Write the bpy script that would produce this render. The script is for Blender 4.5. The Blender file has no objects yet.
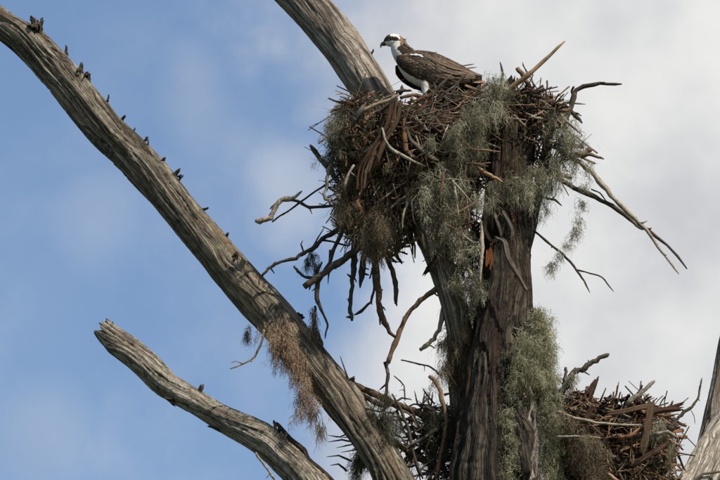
import bpy, math, random
import numpy as np
from mathutils import Vector, Matrix

random.seed(7)
rng = np.random.default_rng(11)
scene = bpy.context.scene
col = scene.collection

# ------------------------------------------------------------------ camera
PITCH = math.radians(20.0)
DIST = 34.0
PXM = 190.0                       # photo pixels per metre at the nest
CAM = np.array([0.0, 0.0, 1.6])
FW = np.array([0.0, math.cos(PITCH), math.sin(PITCH)])
UP = np.array([0.0, -math.sin(PITCH), math.cos(PITCH)])
RT = np.array([1.0, 0.0, 0.0])
Y0 = DIST * math.cos(PITCH)
cam_d = bpy.data.cameras.new('camera')
cam = bpy.data.objects.new('camera', cam_d)
col.objects.link(cam)
cam.location = CAM
cam.rotation_euler = (math.pi / 2 + PITCH, 0, 0)
cam_d.sensor_width = 36.0
cam_d.lens = 36.0 * DIST / (720.0 / PXM)
cam_d.clip_start = 0.5
cam_d.clip_end = 5000
scene.camera = cam

# ------------------------------------------------------------------ sky and sun
SUN = Vector((0.50, -0.47, 0.73)).normalized()
world = bpy.data.worlds.new('World')
scene.world = world
world.use_nodes = True
wt = world.node_tree
for n in list(wt.nodes):
    wt.nodes.remove(n)


def N(t, kind, **kw):
    n = t.nodes.new(kind)
    for k, v in kw.items():
        setattr(n, k, v)
    return n


def link(t, a, b):
    t.links.new(a, b)


def math_node(t, op, a, b=None, c=None, clamp=False):
    n = t.nodes.new('ShaderNodeMath')
    n.operation = op
    n.use_clamp = clamp
    for i, v in enumerate((a, b, c)):
        if v is None:
            continue
        if isinstance(v, (int, float)):
            n.inputs[i].default_value = v
        else:
            t.links.new(v, n.inputs[i])
    return n.outputs[0]


def smooth(t, v, lo, hi):
    n = t.nodes.new('ShaderNodeMapRange')
    n.interpolation_type = 'SMOOTHSTEP'
    t.links.new(v, n.inputs['Value'])
    n.inputs['From Min'].default_value = lo
    n.inputs['From Max'].default_value = hi
    return n.outputs['Result']


def mixc(t, f, a, b, blend='MIX'):
    n = t.nodes.new('ShaderNodeMix')
    n.data_type = 'RGBA'
    n.blend_type = blend
    for sock, v in ((n.inputs[0], f), (n.inputs[6], a), (n.inputs[7], b)):
        if isinstance(v, (int, float)):
            sock.default_value = v
        elif isinstance(v, (tuple, list)):
            sock.default_value = tuple(v) + ((1.0,) if len(v) == 3 else ())
        else:
            t.links.new(v, sock)
    return n.outputs[2]


sky = N(wt, 'ShaderNodeTexSky', sky_type='NISHITA', sun_disc=False)
sky.sun_elevation = math.asin(SUN.z)
sky.sun_rotation = math.atan2(SUN.x, SUN.y)
sky.air_density = 1.0
sky.dust_density = 0.6
sky.ozone_density = 1.6
tc = N(wt, 'ShaderNodeTexCoord')
sep = N(wt, 'ShaderNodeSeparateXYZ')
link(wt, tc.outputs['Generated'], sep.inputs[0])


def wnoise(scale, detail, rough=0.5, stretch=(1, 1, 1), off=(0, 0, 0)):
    m = N(wt, 'ShaderNodeMapping')
    m.inputs['Scale'].default_value = stretch
    m.inputs['Location'].default_value = off
    link(wt, tc.outputs['Generated'], m.inputs[0])
    n = N(wt, 'ShaderNodeTexNoise')
    n.inputs['Scale'].default_value = scale
    n.inputs['Detail'].default_value = detail
    n.inputs['Roughness'].default_value = rough
    link(wt, m.outputs[0], n.inputs['Vector'])
    return n.outputs['Fac']


n_edge = wnoise(26, 7, 0.52, off=(3.1, 0.4, 1.7))
n_soft = wnoise(55, 3, 0.5, off=(0.3, 2.4, 5.7))
n_tone = wnoise(38, 4, 0.5, off=(5.3, 2.2, 0.7))
# a cloud bank filling the sky to the right, its soft edge crossing the view
e1 = math_node(wt, 'MULTIPLY_ADD', math_node(wt, 'SUBTRACT', n_edge, 0.5), 0.085, sep.outputs['X'])
e2 = math_node(wt, 'MULTIPLY_ADD', math_node(wt, 'SUBTRACT', n_soft, 0.5), 0.03, e1)
bank = smooth(wt, e2, -0.019, 0.020)


def puff(px, py, size, amt, sx=1.0):
    """thin puff of cloud in one direction of the sky"""
    a = RT * ((px - 360) / PXM / DIST) + UP * ((240 - py) / PXM / DIST) + FW
    a = a / np.linalg.norm(a)
    s = N(wt, 'ShaderNodeVectorMath', operation='SUBTRACT')
    link(wt, tc.outputs['Generated'], s.inputs[0])
    s.inputs[1].default_value = tuple(a)
    sc = N(wt, 'ShaderNodeVectorMath', operation='MULTIPLY')
    link(wt, s.outputs[0], sc.inputs[0])
    sc.inputs[1].default_value = (sx, 1, 1)
    l = N(wt, 'ShaderNodeVectorMath', operation='LENGTH')
    link(wt, sc.outputs[0], l.inputs[0])
    d = math_node(wt, 'MULTIPLY_ADD', math_node(wt, 'SUBTRACT', n_edge, 0.5), 0.035, l.outputs['Value'])
    r = 1.5 * size / PXM / DIST
    return math_node(wt, 'MULTIPLY', math_node(wt, 'SUBTRACT', 1.0, smooth(wt, d, 0.0, r)), amt)


wisps = math_node(wt, 'MULTIPLY', smooth(wt, wnoise(30, 6, 0.55, off=(9, 4, 2)), 0.42, 0.8), 0.22)
# gaps added to the unseen cloud beyond the view, to cut its fill light
gap = smooth(wt, wnoise(2.2, 3, 0.5, off=(4.3, 8.1, 2.9)), 0.40, 0.62)
near = N(wt, 'ShaderNodeVectorMath', operation='DISTANCE')
link(wt, tc.outputs['Generated'], near.inputs[0])
near.inputs[1].default_value = (0.06, 0.94, 0.34)
body_ = math_node(wt, 'SUBTRACT', 1.0, smooth(wt, near.outputs['Value'], 0.15, 0.55))
bank = math_node(wt, 'MULTIPLY', bank, math_node(wt, 'MAXIMUM', gap, body_))
m = math_node(wt, 'MAXIMUM', bank, wisps)
for p in ((192, 75, 64, 0.24, 1.5), (95, 225, 70, 0.17, 1.2), (40, 440, 70, 0.20, 1.2), (300, 205, 50, 0.42, 1.2),
          (20, 300, 90, 0.08, 1.0)):
    m = math_node(wt, 'MAXIMUM', m, puff(*p))
tone = smooth(wt, n_tone, 0.25, 0.75)
cloud = mixc(wt, tone, (4.3, 4.4, 4.65), (6.4, 6.4, 6.3))
blue = mixc(wt, 1.0, sky.outputs[0], (0.99, 1.02, 1.05), 'MULTIPLY')
fin = mixc(wt, m, blue, cloud)
bg = N(wt, 'ShaderNodeBackground')
bg.inputs['Strength'].default_value = 0.11
link(wt, fin, bg.inputs['Color'])
wo = N(wt, 'ShaderNodeOutputWorld')
link(wt, bg.outputs[0], wo.inputs[0])

sun_d = bpy.data.lights.new('sun', 'SUN')
sun_d.energy = 5.0
sun_d.angle = math.radians(0.5)
sun_d.color = (1.0, 0.94, 0.84)
sun = bpy.data.objects.new('sun', sun_d)
sun.rotation_euler = SUN.to_track_quat('Z', 'Y').to_euler()
sun.location = (20, 10, 40)
col.objects.link(sun)

scene.view_settings.view_transform = 'Standard'
scene.view_settings.look = 'None'
scene.view_settings.exposure = 0.25
scene.view_settings.gamma = 1.0


# ------------------------------------------------------------------ helpers
def PT(px, py, y=0.0):
    """the point seen at photo pixel (px, py) on the upright plane y metres behind the trunk"""
    d = FW + RT * ((px - 360) / PXM / DIST) + UP * ((240 - py) / PXM / DIST)
    return CAM + d * ((Y0 + y) / d[1])


def _hash(ix, iy, iz, seed):
    h = (ix * 374761393 + iy * 668265263 + iz * 2147483647 + seed * 974711) & 0xFFFFFFFF
    h = ((h ^ (h >> 13)) * 1274126177) & 0xFFFFFFFF
    h = ((h ^ (h >> 16)) * 2246822519) & 0xFFFFFFFF
    return ((h ^ (h >> 15)) & 0xFFFFFF) / float(0xFFFFFF) * 2 - 1


def noise3(x, y, z, seed=0):
    x, y, z = np.broadcast_arrays(x, y, z)
    fx, fy, fz = np.floor(x), np.floor(y), np.floor(z)
    ix, iy, iz = fx.astype(np.int64), fy.astype(np.int64), fz.astype(np.int64)
    u, v, w = x - fx, y - fy, z - fz
    u = u * u * (3 - 2 * u); v = v * v * (3 - 2 * v); w = w * w * (3 - 2 * w)
    r = 0
    for a in (0, 1):
        for b in (0, 1):
            for c in (0, 1):
                wt_ = (u if a else 1 - u) * (v if b else 1 - v) * (w if c else 1 - w)
                r = r + wt_ * _hash(ix + a, iy + b, iz + c, seed)
    return r


def make_mesh(name, verts, quads=None, tris=None, mats=(), smooth_=True, attrs=None, mat_idx=None):
    me = bpy.data.meshes.new(name)
    verts = np.asarray(verts, dtype=np.float32)
    nq = 0 if quads is None else len(quads)
    nt = 0 if tris is None else len(tris)
    me.vertices.add(len(verts))
    me.vertices.foreach_set('co', verts.ravel())
    me.loops.add(nq * 4 + nt * 3)
    parts, starts = [], []
    if nq:
        parts.append(np.asarray(quads, dtype=np.int32).ravel())
        starts.append(np.arange(nq) * 4)
    if nt:
        parts.append(np.asarray(tris, dtype=np.int32).ravel())
        starts.append(nq * 4 + np.arange(nt) * 3)
    me.loops.foreach_set('vertex_index', np.concatenate(parts))
    me.polygons.add(nq + nt)
    me.polygons.foreach_set('loop_start', np.concatenate(starts).astype(np.int32))
    me.polygons.foreach_set('use_smooth', np.full(nq + nt, smooth_))
    if mat_idx is not None:
        me.polygons.foreach_set('material_index', np.asarray(mat_idx, dtype=np.int32))
    for m_ in mats:
        me.materials.append(m_)
    me.update(calc_edges=True)
    for k, v in (attrs or {}).items():
        v = np.asarray(v, dtype=np.float32)
        if v.ndim == 1:
            a = me.attributes.new(k, 'FLOAT', 'POINT')
            a.data.foreach_set('value', v)
        elif v.shape[1] == 3:
            a = me.attributes.new(k, 'FLOAT_VECTOR', 'POINT')
            a.data.foreach_set('vector', v.ravel())
        else:
            a = me.attributes.new(k, 'FLOAT_COLOR', 'POINT')
            a.data.foreach_set('color', v.ravel())
    me.validate(verbose=False)
    return me


def link_obj(name, me, parent=None, kind=None):
    o = bpy.data.objects.new(name, me)
    col.objects.link(o)
    if parent is not None:
        o.parent = parent
        o.matrix_parent_inverse = Matrix.Translation(-Vector(parent.location)) if parent.parent is None and parent.data is None else Matrix.Identity(4)
    if kind:
        o['kind'] = kind
    return o


def empty(name, loc, label, cat, group=None):
    o = bpy.data.objects.new(name, None)
    o.location = Vector(loc)
    o.empty_display_size = 0.2
    col.objects.link(o)
    tag(o, label, cat, group)
    return o


def tag(o, label, cat, group=None, kind=None):
    o['label'] = label
    o['category'] = cat
    if group:
        o['group'] = group
    if kind:
        o['kind'] = kind


def catmull(P, s):
    """sample control rows P (n,k) at parameters s in [0,n-1]"""
    P = np.asarray(P, float)
    n = len(P)
    if n == 2:
        P = np.vstack([P[0], P.mean(0), P[1]]); s = s * 2; n = 3
    i = np.clip(np.floor(s).astype(int), 0, n - 2)
    t = (s - i)[:, None]
    p1, p2 = P[i], P[i + 1]
    p0 = np.where((i > 0)[:, None], P[np.maximum(i - 1, 0)], 2 * p1 - p2)
    p3 = np.where((i < n - 2)[:, None], P[np.minimum(i + 2, n - 1)], 2 * p2 - p1)
    return 0.5 * (2 * p1 + (p2 - p0) * t + (2 * p0 - 5 * p1 + 4 * p2 - p3) * t ** 2 + (3 * p1 - p0 - 3 * p2 + p3) * t ** 3)


def frames(C):
    T = np.gradient(C, axis=0)
    T /= np.linalg.norm(T, axis=1)[:, None]
    A = np.zeros_like(T)
    a = np.cross(T[0], [0.0, 1.0, 0.13])
    a /= np.linalg.norm(a)
    for k in range(len(T)):
        a = a - T[k] * np.dot(a, T[k])
        a /= np.linalg.norm(a)
        A[k] = a
    return T, A, np.cross(T, A)


def to_world(path):
    """rows (px,py,y,r_px) -> world xyz + radius"""
    return np.array([list(PT(p[0], p[1], p[2])) + [p[3] / PXM] for p in path])


def limb_mesh(rows, nu=96, ds=0.007, seed=1, lobe=0.10, crack=0.16, fine=0.03, ncr=1.6, twist=0.5, jag0=0.0, jag1=0.0,
              mats=(), coarse_z=None, lump=0.05, along=1.1, flat=1.0, name='limb'):
    rows = np.asarray(rows, float)
    n = len(rows)
    s = np.linspace(0, n - 1, 60 * n)
    R = catmull(rows, s)
    L = np.concatenate([[0], np.cumsum(np.linalg.norm(np.diff(R[:, :3], axis=0), axis=1))])
    dens = np.ones(len(L))
    if coarse_z is not None:
        dens = np.where(R[:, 2] < coarse_z, 0.12, 1.0)
    W = np.concatenate([[0], np.cumsum(np.diff(L) * dens[1:])])
    m_ = max(6, int(W[-1] / ds))
    ss = np.interp(np.linspace(0, W[-1], m_), W, s)
    R = catmull(rows, ss)
    Ls = np.interp(ss, s, L)
    C, rad = R[:, :3], np.maximum(R[:, 3], 0.002)
    T, A, B = frames(C)
    th = np.linspace(0, 2 * np.pi, nu, endpoint=False)[None, :]
    sl = Ls[:, None]
    wob = 0.24 * noise3(sl * 2.6 + seed * 7.1, np.cos(th) * 0.8, np.sin(th) * 0.8, seed)
    wob = wob + 0.10 * noise3(sl * 9 + seed, np.cos(th) * 2, np.sin(th) * 2, seed + 5)
    kr = np.random.default_rng(seed * 3 + 1)
    kb = 0
    for _ in range(int(min(Ls[-1], 5) * 4.5) if nu >= 84 else 0):
        ks, kt, kz = kr.uniform(0, min(Ls[-1], 5)), kr.uniform(0, 2 * np.pi), kr.uniform(.012, .034)
        dth = (th - kt + np.pi) % (2 * np.pi) - np.pi
        du = dth * rad[:, None] / kz; dv = (sl - ks) / (kz * 1.5)
        gq = np.exp(-(du ** 2 + dv ** 2))
        wob = wob + np.tanh(du) * np.exp(-(du ** 2 / 4 + dv ** 2 / 3)) * kz / rad[:, None] * .9
        kb = kb + kr.uniform(.3, 1) * kz * .5 / rad[:, None] * (gq - 1.5 * np.exp(-(du ** 2 + dv ** 2) * 7))
    ang = th + twist * sl + wob
    ca, sa = np.cos(ang), np.sin(ang)
    lob = noise3(ca * 1.1 + 5, sa * 1.1, sl * 0.9, seed + 1) * lobe
    lob = lob + noise3(np.cos(th) * 1.3, np.sin(th) * 1.3, sl * 5 + 3, seed + 2) * lump
    c1 = noise3(ca * ncr, sa * ncr, sl * along, seed + 3)
    v1 = np.clip(1 - np.abs(c1) / 0.11, 0, 1) ** 0.8
    c2 = noise3(ca * ncr * 2.3 + 9, sa * ncr * 2.3, sl * along * 1.7, seed + 4)
    v2 = np.clip(1 - np.abs(c2) / 0.12, 0, 1) ** 0.8
    open_ = 0.12 + 1.0 * np.clip(noise3(ca + 3, sa, sl * 1.7, seed + 6) * 1.6 + 0.5, 0, 1)
    fg = noise3(ca * 7, sa * 7, sl * 3.0, seed + 8) * fine + noise3(ca * 14, sa * 14, sl * 7.0, seed + 9) * fine * 0.6
    k = 1 + lob + kb - crack * v1 * open_ - crack * 0.38 * v2 + fg
    rr = rad[:, None] * k
    V = C[:, None, :] + (np.cos(th) * rr)[..., None] * A[:, None, :] + (np.sin(th) * rr * flat)[..., None] * B[:, None, :]
    # ragged break at the ends
    for jag, end in ((jag0, 0), (jag1, -1)):
        if jag > 0:
            dist = Ls if end == 0 else Ls[-1] - Ls
            f = np.exp(-(dist / (jag * 0.8)) ** 2)[:, None]
            sh = noise3(np.cos(th) * 2.2, np.sin(th) * 2.2, 0 * th + seed, seed + 11) * jag + noise3(np.cos(th) * 6, np.sin(th) * 6, 0 * th, seed + 12) * jag * 0.5
            sgn = -1 if end == 0 else 1
            V = V + (f * sh * sgn)[..., None] * T[end][None, None, :]
    g = np.stack([ca * 0.1 + 0 * sl, sa * 0.1 + 0 * sl, sl * 0.05 + 0 * ca + seed], -1)
    M, U = V.shape[0], nu
    idx = np.arange(M * U).reshape(M, U)
    q = np.stack([idx[:-1], np.roll(idx[:-1], -1, 1), np.roll(idx[1:], -1, 1), idx[1:]], -1).reshape(-1, 4)
    V = V.reshape(-1, 3); g = g.reshape(-1, 3)
    tris = []
    for end in (0, 1):                         # hollowed caps
        ring = idx[0] if end == 0 else idx[-1]
        c = C[0] if end == 0 else C[-1]
        t = T[0] if end == 0 else -T[-1]
        jag = jag0 if end == 0 else jag1
        rv = V[ring]
        inner = c + (rv - c) * 0.55 + t * (jag * 0.4) + rng.normal(0, jag * 0.12 + 1e-4, rv.shape)
        b = len(V)
        V = np.vstack([V, inner, (c + t * jag * 0.5)[None]])
        g = np.vstack([g, g[ring] * 0.5, g[ring][:1] * 0])
        for j in range(U):
            j2 = (j + 1) % U
            o = [[ring[j], b + j, ring[j2]], [ring[j2], b + j, b + j2], [b + j, b + U, b + j2]]
            if end == 1:
                o = [x[::-1] for x in o]
            tris += o
    return make_mesh(name, V, q, np.array(tris), mats, True, {'grain': g})


def tube_arrays(C, rad, sides=5, flat=1.0, rough=0.0, seed=0):
    """capped tube round centre points C: verts, quads, tris"""
    C = np.asarray(C, float)
    T, A, B = frames(C)
    th = np.linspace(0, 2 * np.pi, sides, endpoint=False)
    r = np.asarray(rad)[:, None] * np.ones(sides)[None]
    if rough:
        r = r * (1 + np.random.default_rng(seed).uniform(-rough, rough, r.shape))
    V = C[:, None] + (np.cos(th) * r)[..., None] * A[:, None] + (np.sin(th) * r * flat)[..., None] * B[:, None]
    M = len(C)
    idx = np.arange(M * sides).reshape(M, sides)
    q = np.stack([idx[:-1], np.roll(idx[:-1], -1, 1), np.roll(idx[1:], -1, 1), idx[1:]], -1).reshape(-1, 4)
    V = V.reshape(-1, 3)
    b = len(V)
    V = np.vstack([V, C[:1], C[-1:]])
    t = []
    for j in range(sides):
        j2 = (j + 1) % sides
        t.append([idx[0][j2], idx[0][j], b])
        t.append([idx[-1][j], idx[-1][j2], b + 1])
    return V, q, np.array(t)


def join_arrays(items):
    Vs, Qs, Ts, ids, o = [], [], [], [], 0
    for i, (V, q, t) in enumerate(items):
        Vs.append(V); Qs.append(q + o); Ts.append(t + o)
        ids.append(np.full(len(V), i))
        o += len(V)
    return np.vstack(Vs), np.vstack(Qs), np.vstack(Ts), np.concatenate(ids)


# ------------------------------------------------------------------ materials
def new_mat(name, rough=0.85):
    m_ = bpy.data.materials.new(name)
    m_.use_nodes = True
    t = m_.node_tree
    b = t.nodes['Principled BSDF']
    b.inputs['Roughness'].default_value = rough
    b.inputs['Specular IOR Level'].default_value = 0.2
    return m_, t, b


def mnoise(t, vec, scale, detail=3, rough=0.55, dist=0.0):
    n = t.nodes.new('ShaderNodeTexNoise')
    n.inputs['Scale'].default_value = scale
    n.inputs['Detail'].default_value = detail
    n.inputs['Roughness'].default_value = rough
    n.inputs['Distortion'].default_value = dist
    if vec is not None:
        t.links.new(vec, n.inputs['Vector'])
    return n.outputs['Fac']


def ramp(t, v, stops):
    r = t.nodes.new('ShaderNodeValToRGB')
    t.links.new(v, r.inputs[0])
    e = r.color_ramp.elements
    while len(e) < len(stops):
        e.new(0.5)
    for k, (p, c) in enumerate(stops):
        e[k].position = p
        e[k].color = tuple(c) + (1,)
    return r.outputs[0]


def bump(t, b, h, strength, dist):
    n = t.nodes.new('ShaderNodeBump')
    n.inputs['Strength'].default_value = strength
    n.inputs['Distance'].default_value = dist
    t.links.new(h, n.inputs['Height'])
    t.links.new(n.outputs[0], b.inputs['Normal'])


def wood(name, dark, mid, light, tan, tan_amt=0.5, lichen=0.0, lichen_col=(0.25, 0.255, 0.15), mott=0.45, lines=0.6):
    m_, t, b = new_mat(name)
    a = t.nodes.new('ShaderNodeAttribute'); a.attribute_name = 'grain'
    v = a.outputs['Vector']
    tcx = t.nodes.new('ShaderNodeTexCoord').outputs['Object']
    n1 = mnoise(t, v, 55, 4, 0.6)
    n2 = mnoise(t, v, 160, 3, 0.6)
    n3 = mnoise(t, v, 16, 2)
    c = ramp(t, n1, [(0.36, dark), (0.47, mid), (0.60, light)])
    c = mixc(t, math_node(t, 'MULTIPLY', smooth(t, n3, 0.5, 0.68), tan_amt), c, tan)
    c = mixc(t, math_node(t, 'MULTIPLY', smooth(t, n2, 0.52, 0.36), 0.6), c, dark)
    n4 = mnoise(t, v, 34, 2, 0.5, 0.4)
    ln = smooth(t, math_node(t, 'ABSOLUTE', math_node(t, 'SUBTRACT', n4, 0.5)), 0.022, 0.004)
    n5 = mnoise(t, v, 340, 3, 0.6)
    c = mixc(t, math_node(t, 'MULTIPLY', ln, lines), c, tuple(x * 0.45 for x in dark))
    c = mixc(t, math_node(t, 'MULTIPLY', smooth(t, n5, 0.45, 0.3), 0.7), c, dark)
    blot = mnoise(t, tcx, 7, 4, 0.6)
    c = mixc(t, math_node(t, 'MULTIPLY', smooth(t, blot, 0.5, 0.72), 0.45), c, mixc(t, 0.5, dark, mid))
    bl2 = mnoise(t, tcx, 26, 5, 0.7)
    c = mixc(t, math_node(t, 'MULTIPLY', smooth(t, bl2, 0.50, 0.62), mott), c, dark)
    bl3 = mnoise(t, tcx, 150, 3, 0.7)
    c = mixc(t, math_node(t, 'MULTIPLY', smooth(t, bl3, 0.52, 0.66), 0.4), c, dark)
    if lichen > 0:
        l = mnoise(t, tcx, 22, 5, 0.65)
        l2 = mnoise(t, tcx, 3.2, 2, 0.5)
        f = math_node(t, 'MULTIPLY', smooth(t, l, 0.50, 0.58), smooth(t, l2, 0.35, 0.62))
        c = mixc(t, math_node(t, 'MULTIPLY', f, lichen), c, lichen_col)
    t.links.new(c, b.inputs['Base Color'])
    h = math_node(t, 'ADD', n1, math_node(t, 'MULTIPLY', n2, 0.7))
    h = math_node(t, 'ADD', h, math_node(t, 'MULTIPLY', n5, 0.35))
    h = math_node(t, 'SUBTRACT', h, math_node(t, 'MULTIPLY', ln, 0.5))
    bump(t, b, h, 1.0, 0.022)
    return m_


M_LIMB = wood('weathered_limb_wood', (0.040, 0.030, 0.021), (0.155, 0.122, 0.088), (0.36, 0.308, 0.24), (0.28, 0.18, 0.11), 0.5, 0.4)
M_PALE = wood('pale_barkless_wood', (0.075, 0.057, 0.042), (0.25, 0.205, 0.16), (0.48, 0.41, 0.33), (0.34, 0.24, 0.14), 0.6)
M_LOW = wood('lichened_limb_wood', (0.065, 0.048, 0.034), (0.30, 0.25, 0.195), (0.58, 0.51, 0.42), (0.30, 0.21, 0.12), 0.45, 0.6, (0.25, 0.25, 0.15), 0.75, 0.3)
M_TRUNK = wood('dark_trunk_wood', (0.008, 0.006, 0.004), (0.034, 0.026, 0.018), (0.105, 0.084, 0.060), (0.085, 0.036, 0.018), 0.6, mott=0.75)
M_TANW = wood('tan_bark_slab', (0.10, 0.06, 0.035), (0.22, 0.14, 0.08), (0.36, 0.24, 0.145), (0.28, 0.13, 0.06), 0.5)
M_REDW = wood('red_bark_slab', (0.05, 0.025, 0.015), (0.14, 0.068, 0.038), (0.25, 0.14, 0.085), (0.20, 0.08, 0.04), 0.6)
M_STUB = wood('dark_stub_wood', (0.018, 0.014, 0.010), (0.075, 0.055, 0.04), (0.20, 0.16, 0.12), (0.12, 0.06, 0.03), 0.5)
M_KNOT = wood('stub_wood', (0.03, 0.022, 0.016), (0.14, 0.11, 0.08), (0.34, 0.28, 0.21), (0.2, 0.12, 0.07), 0.5, mott=.2)
M_RUSTS = wood('orange_splinter', (0.16, 0.05, 0.015), (0.36, 0.12, 0.035), (0.5, 0.2, 0.07), (0.4, 0.12, 0.03), 0.5)
M_STRIP = wood('grey_bark_strip', (0.03, 0.024, 0.017), (0.11, 0.088, 0.062), (0.24, 0.20, 0.145), (0.18, 0.08, 0.04), 0.6)
M_BRIGHT = wood('sunlit_pale_wood', (0.13, 0.105, 0.08), (0.44, 0.38, 0.30), (0.68, 0.61, 0.50), (0.36, 0.28, 0.19), 0.5)  # paler wood: the strong sun on this limb is put into the colour


def stick_mat(name, stops, bscale=40):
    m_, t, b = new_mat(name, 0.8)
    oi = t.nodes.new('ShaderNodeObjectInfo')
    a = t.nodes.new('ShaderNodeAttribute'); a.attribute_name = 'tone'
    f = math_node(t, 'FRACT', math_node(t, 'ADD', oi.outputs['Random'], a.outputs['Fac']))
    c = ramp(t, f, stops)
    tcx = t.nodes.new('ShaderNodeTexCoord').outputs['Object']
    geo = t.nodes.new('ShaderNodeNewGeometry').outputs['Position']
    n = mnoise(t, geo, bscale, 4, 0.65)
    c = mixc(t, math_node(t, 'MULTIPLY', smooth(t, n, 0.45, 0.65), 0.55), c, (0.035, 0.026, 0.018))
    n2 = mnoise(t, geo, bscale * 0.6, 3, 0.6)
    c = mixc(t, math_node(t, 'MULTIPLY', smooth(t, n2, 0.58, 0.7), 0.4), c, (0.24, 0.22, 0.16))
    t.links.new(c, b.inputs['Base Color'])
    bump(t, b, mnoise(t, geo, bscale * 4, 3, 0.7), 0.8, 0.003)
    return m_


M_STICK = stick_mat('nest_stick_bark', [(0.0, (0.055, 0.033, 0.020)), (0.25, (0.13, 0.073, 0.040)), (0.45, (0.21, 0.135, 0.082)),
                                        (0.62, (0.08, 0.045, 0.026)), (0.8, (0.27, 0.205, 0.14)), (1.0, (0.16, 0.085, 0.045))])
M_DARK = stick_mat('dark_twig_bark', [(0.0, (0.035, 0.028, 0.022)), (0.5, (0.075, 0.06, 0.046)), (1.0, (0.05, 0.038, 0.028))])
M_GREY = stick_mat('grey_bare_stick', [(0.0, (0.22, 0.185, 0.14)), (0.5, (0.34, 0.29, 0.22)), (1.0, (0.17, 0.14, 0.10))])
M_RED = stick_mat('peeling_red_bark', [(0.0, (0.16, 0.075, 0.035)), (0.5, (0.24, 0.13, 0.07)), (1.0, (0.13, 0.055, 0.028))])
M_TANB = stick_mat('tan_bark_strip', [(0.0, (0.27, 0.165, 0.09)), (1.0, (0.34, 0.22, 0.13))], 30)
M_RUSTW = stick_mat('orange_splinter_wood', [(0.0, (0.42, 0.13, 0.03)), (1.0, (0.5, 0.18, 0.05))], 30)


def moss_mat(name, c1, c2, c3):
    m_, t, b = new_mat(name, 0.95)
    a = t.nodes.new('ShaderNodeAttribute'); a.attribute_name = 'tone'
    c = ramp(t, a.outputs['Fac'], [(0.0, c1), (0.5, c2), (1.0, c3)])
    t.links.new(c, b.inputs['Base Color'])
    b.inputs['Specular IOR Level'].default_value = 0.1
    tr = t.nodes.new('ShaderNodeBsdfTranslucent')
    t.links.new(c, tr.inputs['Color'])
    mx = t.nodes.new('ShaderNodeMixShader')
    mx.inputs[0].default_value = 0.25
    t.links.new(b.outputs[0], mx.inputs[1]); t.links.new(tr.outputs[0], mx.inputs[2])
    t.links.new(mx.outputs[0], t.nodes['Material Output'].inputs['Surface'])
    return m_


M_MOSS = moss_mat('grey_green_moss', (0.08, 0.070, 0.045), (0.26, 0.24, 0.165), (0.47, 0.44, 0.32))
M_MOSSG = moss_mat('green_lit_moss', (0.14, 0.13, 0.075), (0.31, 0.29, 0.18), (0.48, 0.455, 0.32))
M_MOSSB = moss_mat('brown_dry_moss', (0.07, 0.05, 0.03), (0.17, 0.13, 0.085), (0.30, 0.25, 0.17))
M_MOSSR = moss_mat('rust_dry_moss', (0.14, 0.085, 0.055), (0.30, 0.205, 0.14), (0.46, 0.36, 0.26))
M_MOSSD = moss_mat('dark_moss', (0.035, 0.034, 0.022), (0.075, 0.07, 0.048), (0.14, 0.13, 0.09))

# ------------------------------------------------------------------ ground
mg, tg, bgn = new_mat('marsh_ground', 0.9)
geo = tg.nodes.new('ShaderNodeNewGeometry').outputs['Position']
cg = ramp(tg, mnoise(tg, geo, 0.35, 6, 0.65), [(0.3, (0.03, 0.04, 0.015)), (0.55, (0.06, 0.075, 0.03)), (0.75, (0.09, 0.085, 0.045))])
tg.links.new(cg, bgn.inputs['Base Color'])
G = 60
xs = np.linspace(-1500, 1500, G)
gx, gy = np.meshgrid(xs, xs)
gz = noise3(gx * 0.02, gy * 0.02, gx * 0, 3) * 0.25 - 0.25
V = np.stack([gx, gy, gz], -1).reshape(-1, 3)
idx = np.arange(G * G).reshape(G, G)
q = np.stack([idx[:-1, :-1], idx[:-1, 1:], idx[1:, 1:], idx[1:, :-1]], -1).reshape(-1, 4)
gr = link_obj('ground', make_mesh('ground', V, q, None, [mg]))
gr['kind'] = 'structure'

# ------------------------------------------------------------------ the dead tree
base = PT(508, 480, 0.05)
tree = empty('dead_tree', (base[0], base[1], 0.0), 'big weathered dead tree with bare broken limbs holding up both stick nests', 'tree')


def world_rows(rows, extra):
    return np.vstack([to_world(rows), np.array(extra)])


bx, by, bz = base
CZ = bz - 0.25
JZ = bz - 1.5      # where the limbs meet, under the frame

trunk_rows = world_rows([(517, 93, 0.06, 19), (514, 130, 0.06, 21), (510, 180, 0.06, 23), (507, 250, 0.05, 25), (507, 320, 0.05, 29),
                         (506, 400, 0.05, 43), (504, 480, 0.05, 50), (504, 540, 0.05, 56)],
                        [(bx, by, bz - 1.0, 0.40), (bx - .05, by, bz - 3, 0.44), (bx, by + .1, bz - 7, 0.50), (bx, by + .1, 0.6, 0.62), (bx, by + .1, -0.5, 0.95)])
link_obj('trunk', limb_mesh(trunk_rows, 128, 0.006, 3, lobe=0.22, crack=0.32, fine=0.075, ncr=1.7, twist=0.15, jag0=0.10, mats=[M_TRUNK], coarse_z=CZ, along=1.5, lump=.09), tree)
ridge_rows = world_rows([(507, 88, -0.05, 8), (505, 130, -0.06, 12), (500, 200, -0.07, 15), (497, 260, -0.08, 15), (494, 320, -0.09, 17),
                         (488, 380, -0.11, 21), (481, 440, -0.13, 27), (476, 500, -0.14, 33)],
                        [(bx - .14, by - .10, bz - 1.2, 0.22), (bx - .1, by - .05, bz - 2.4, 0.22)])
link_obj('trunk_ridge', limb_mesh(ridge_rows, 84, 0.006, 14, lobe=0.22, crack=0.26, fine=0.09, ncr=1.4, twist=0.2, jag0=0.08, mats=[M_TRUNK], coarse_z=CZ, along=1.6, lump=.12), tree)
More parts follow.
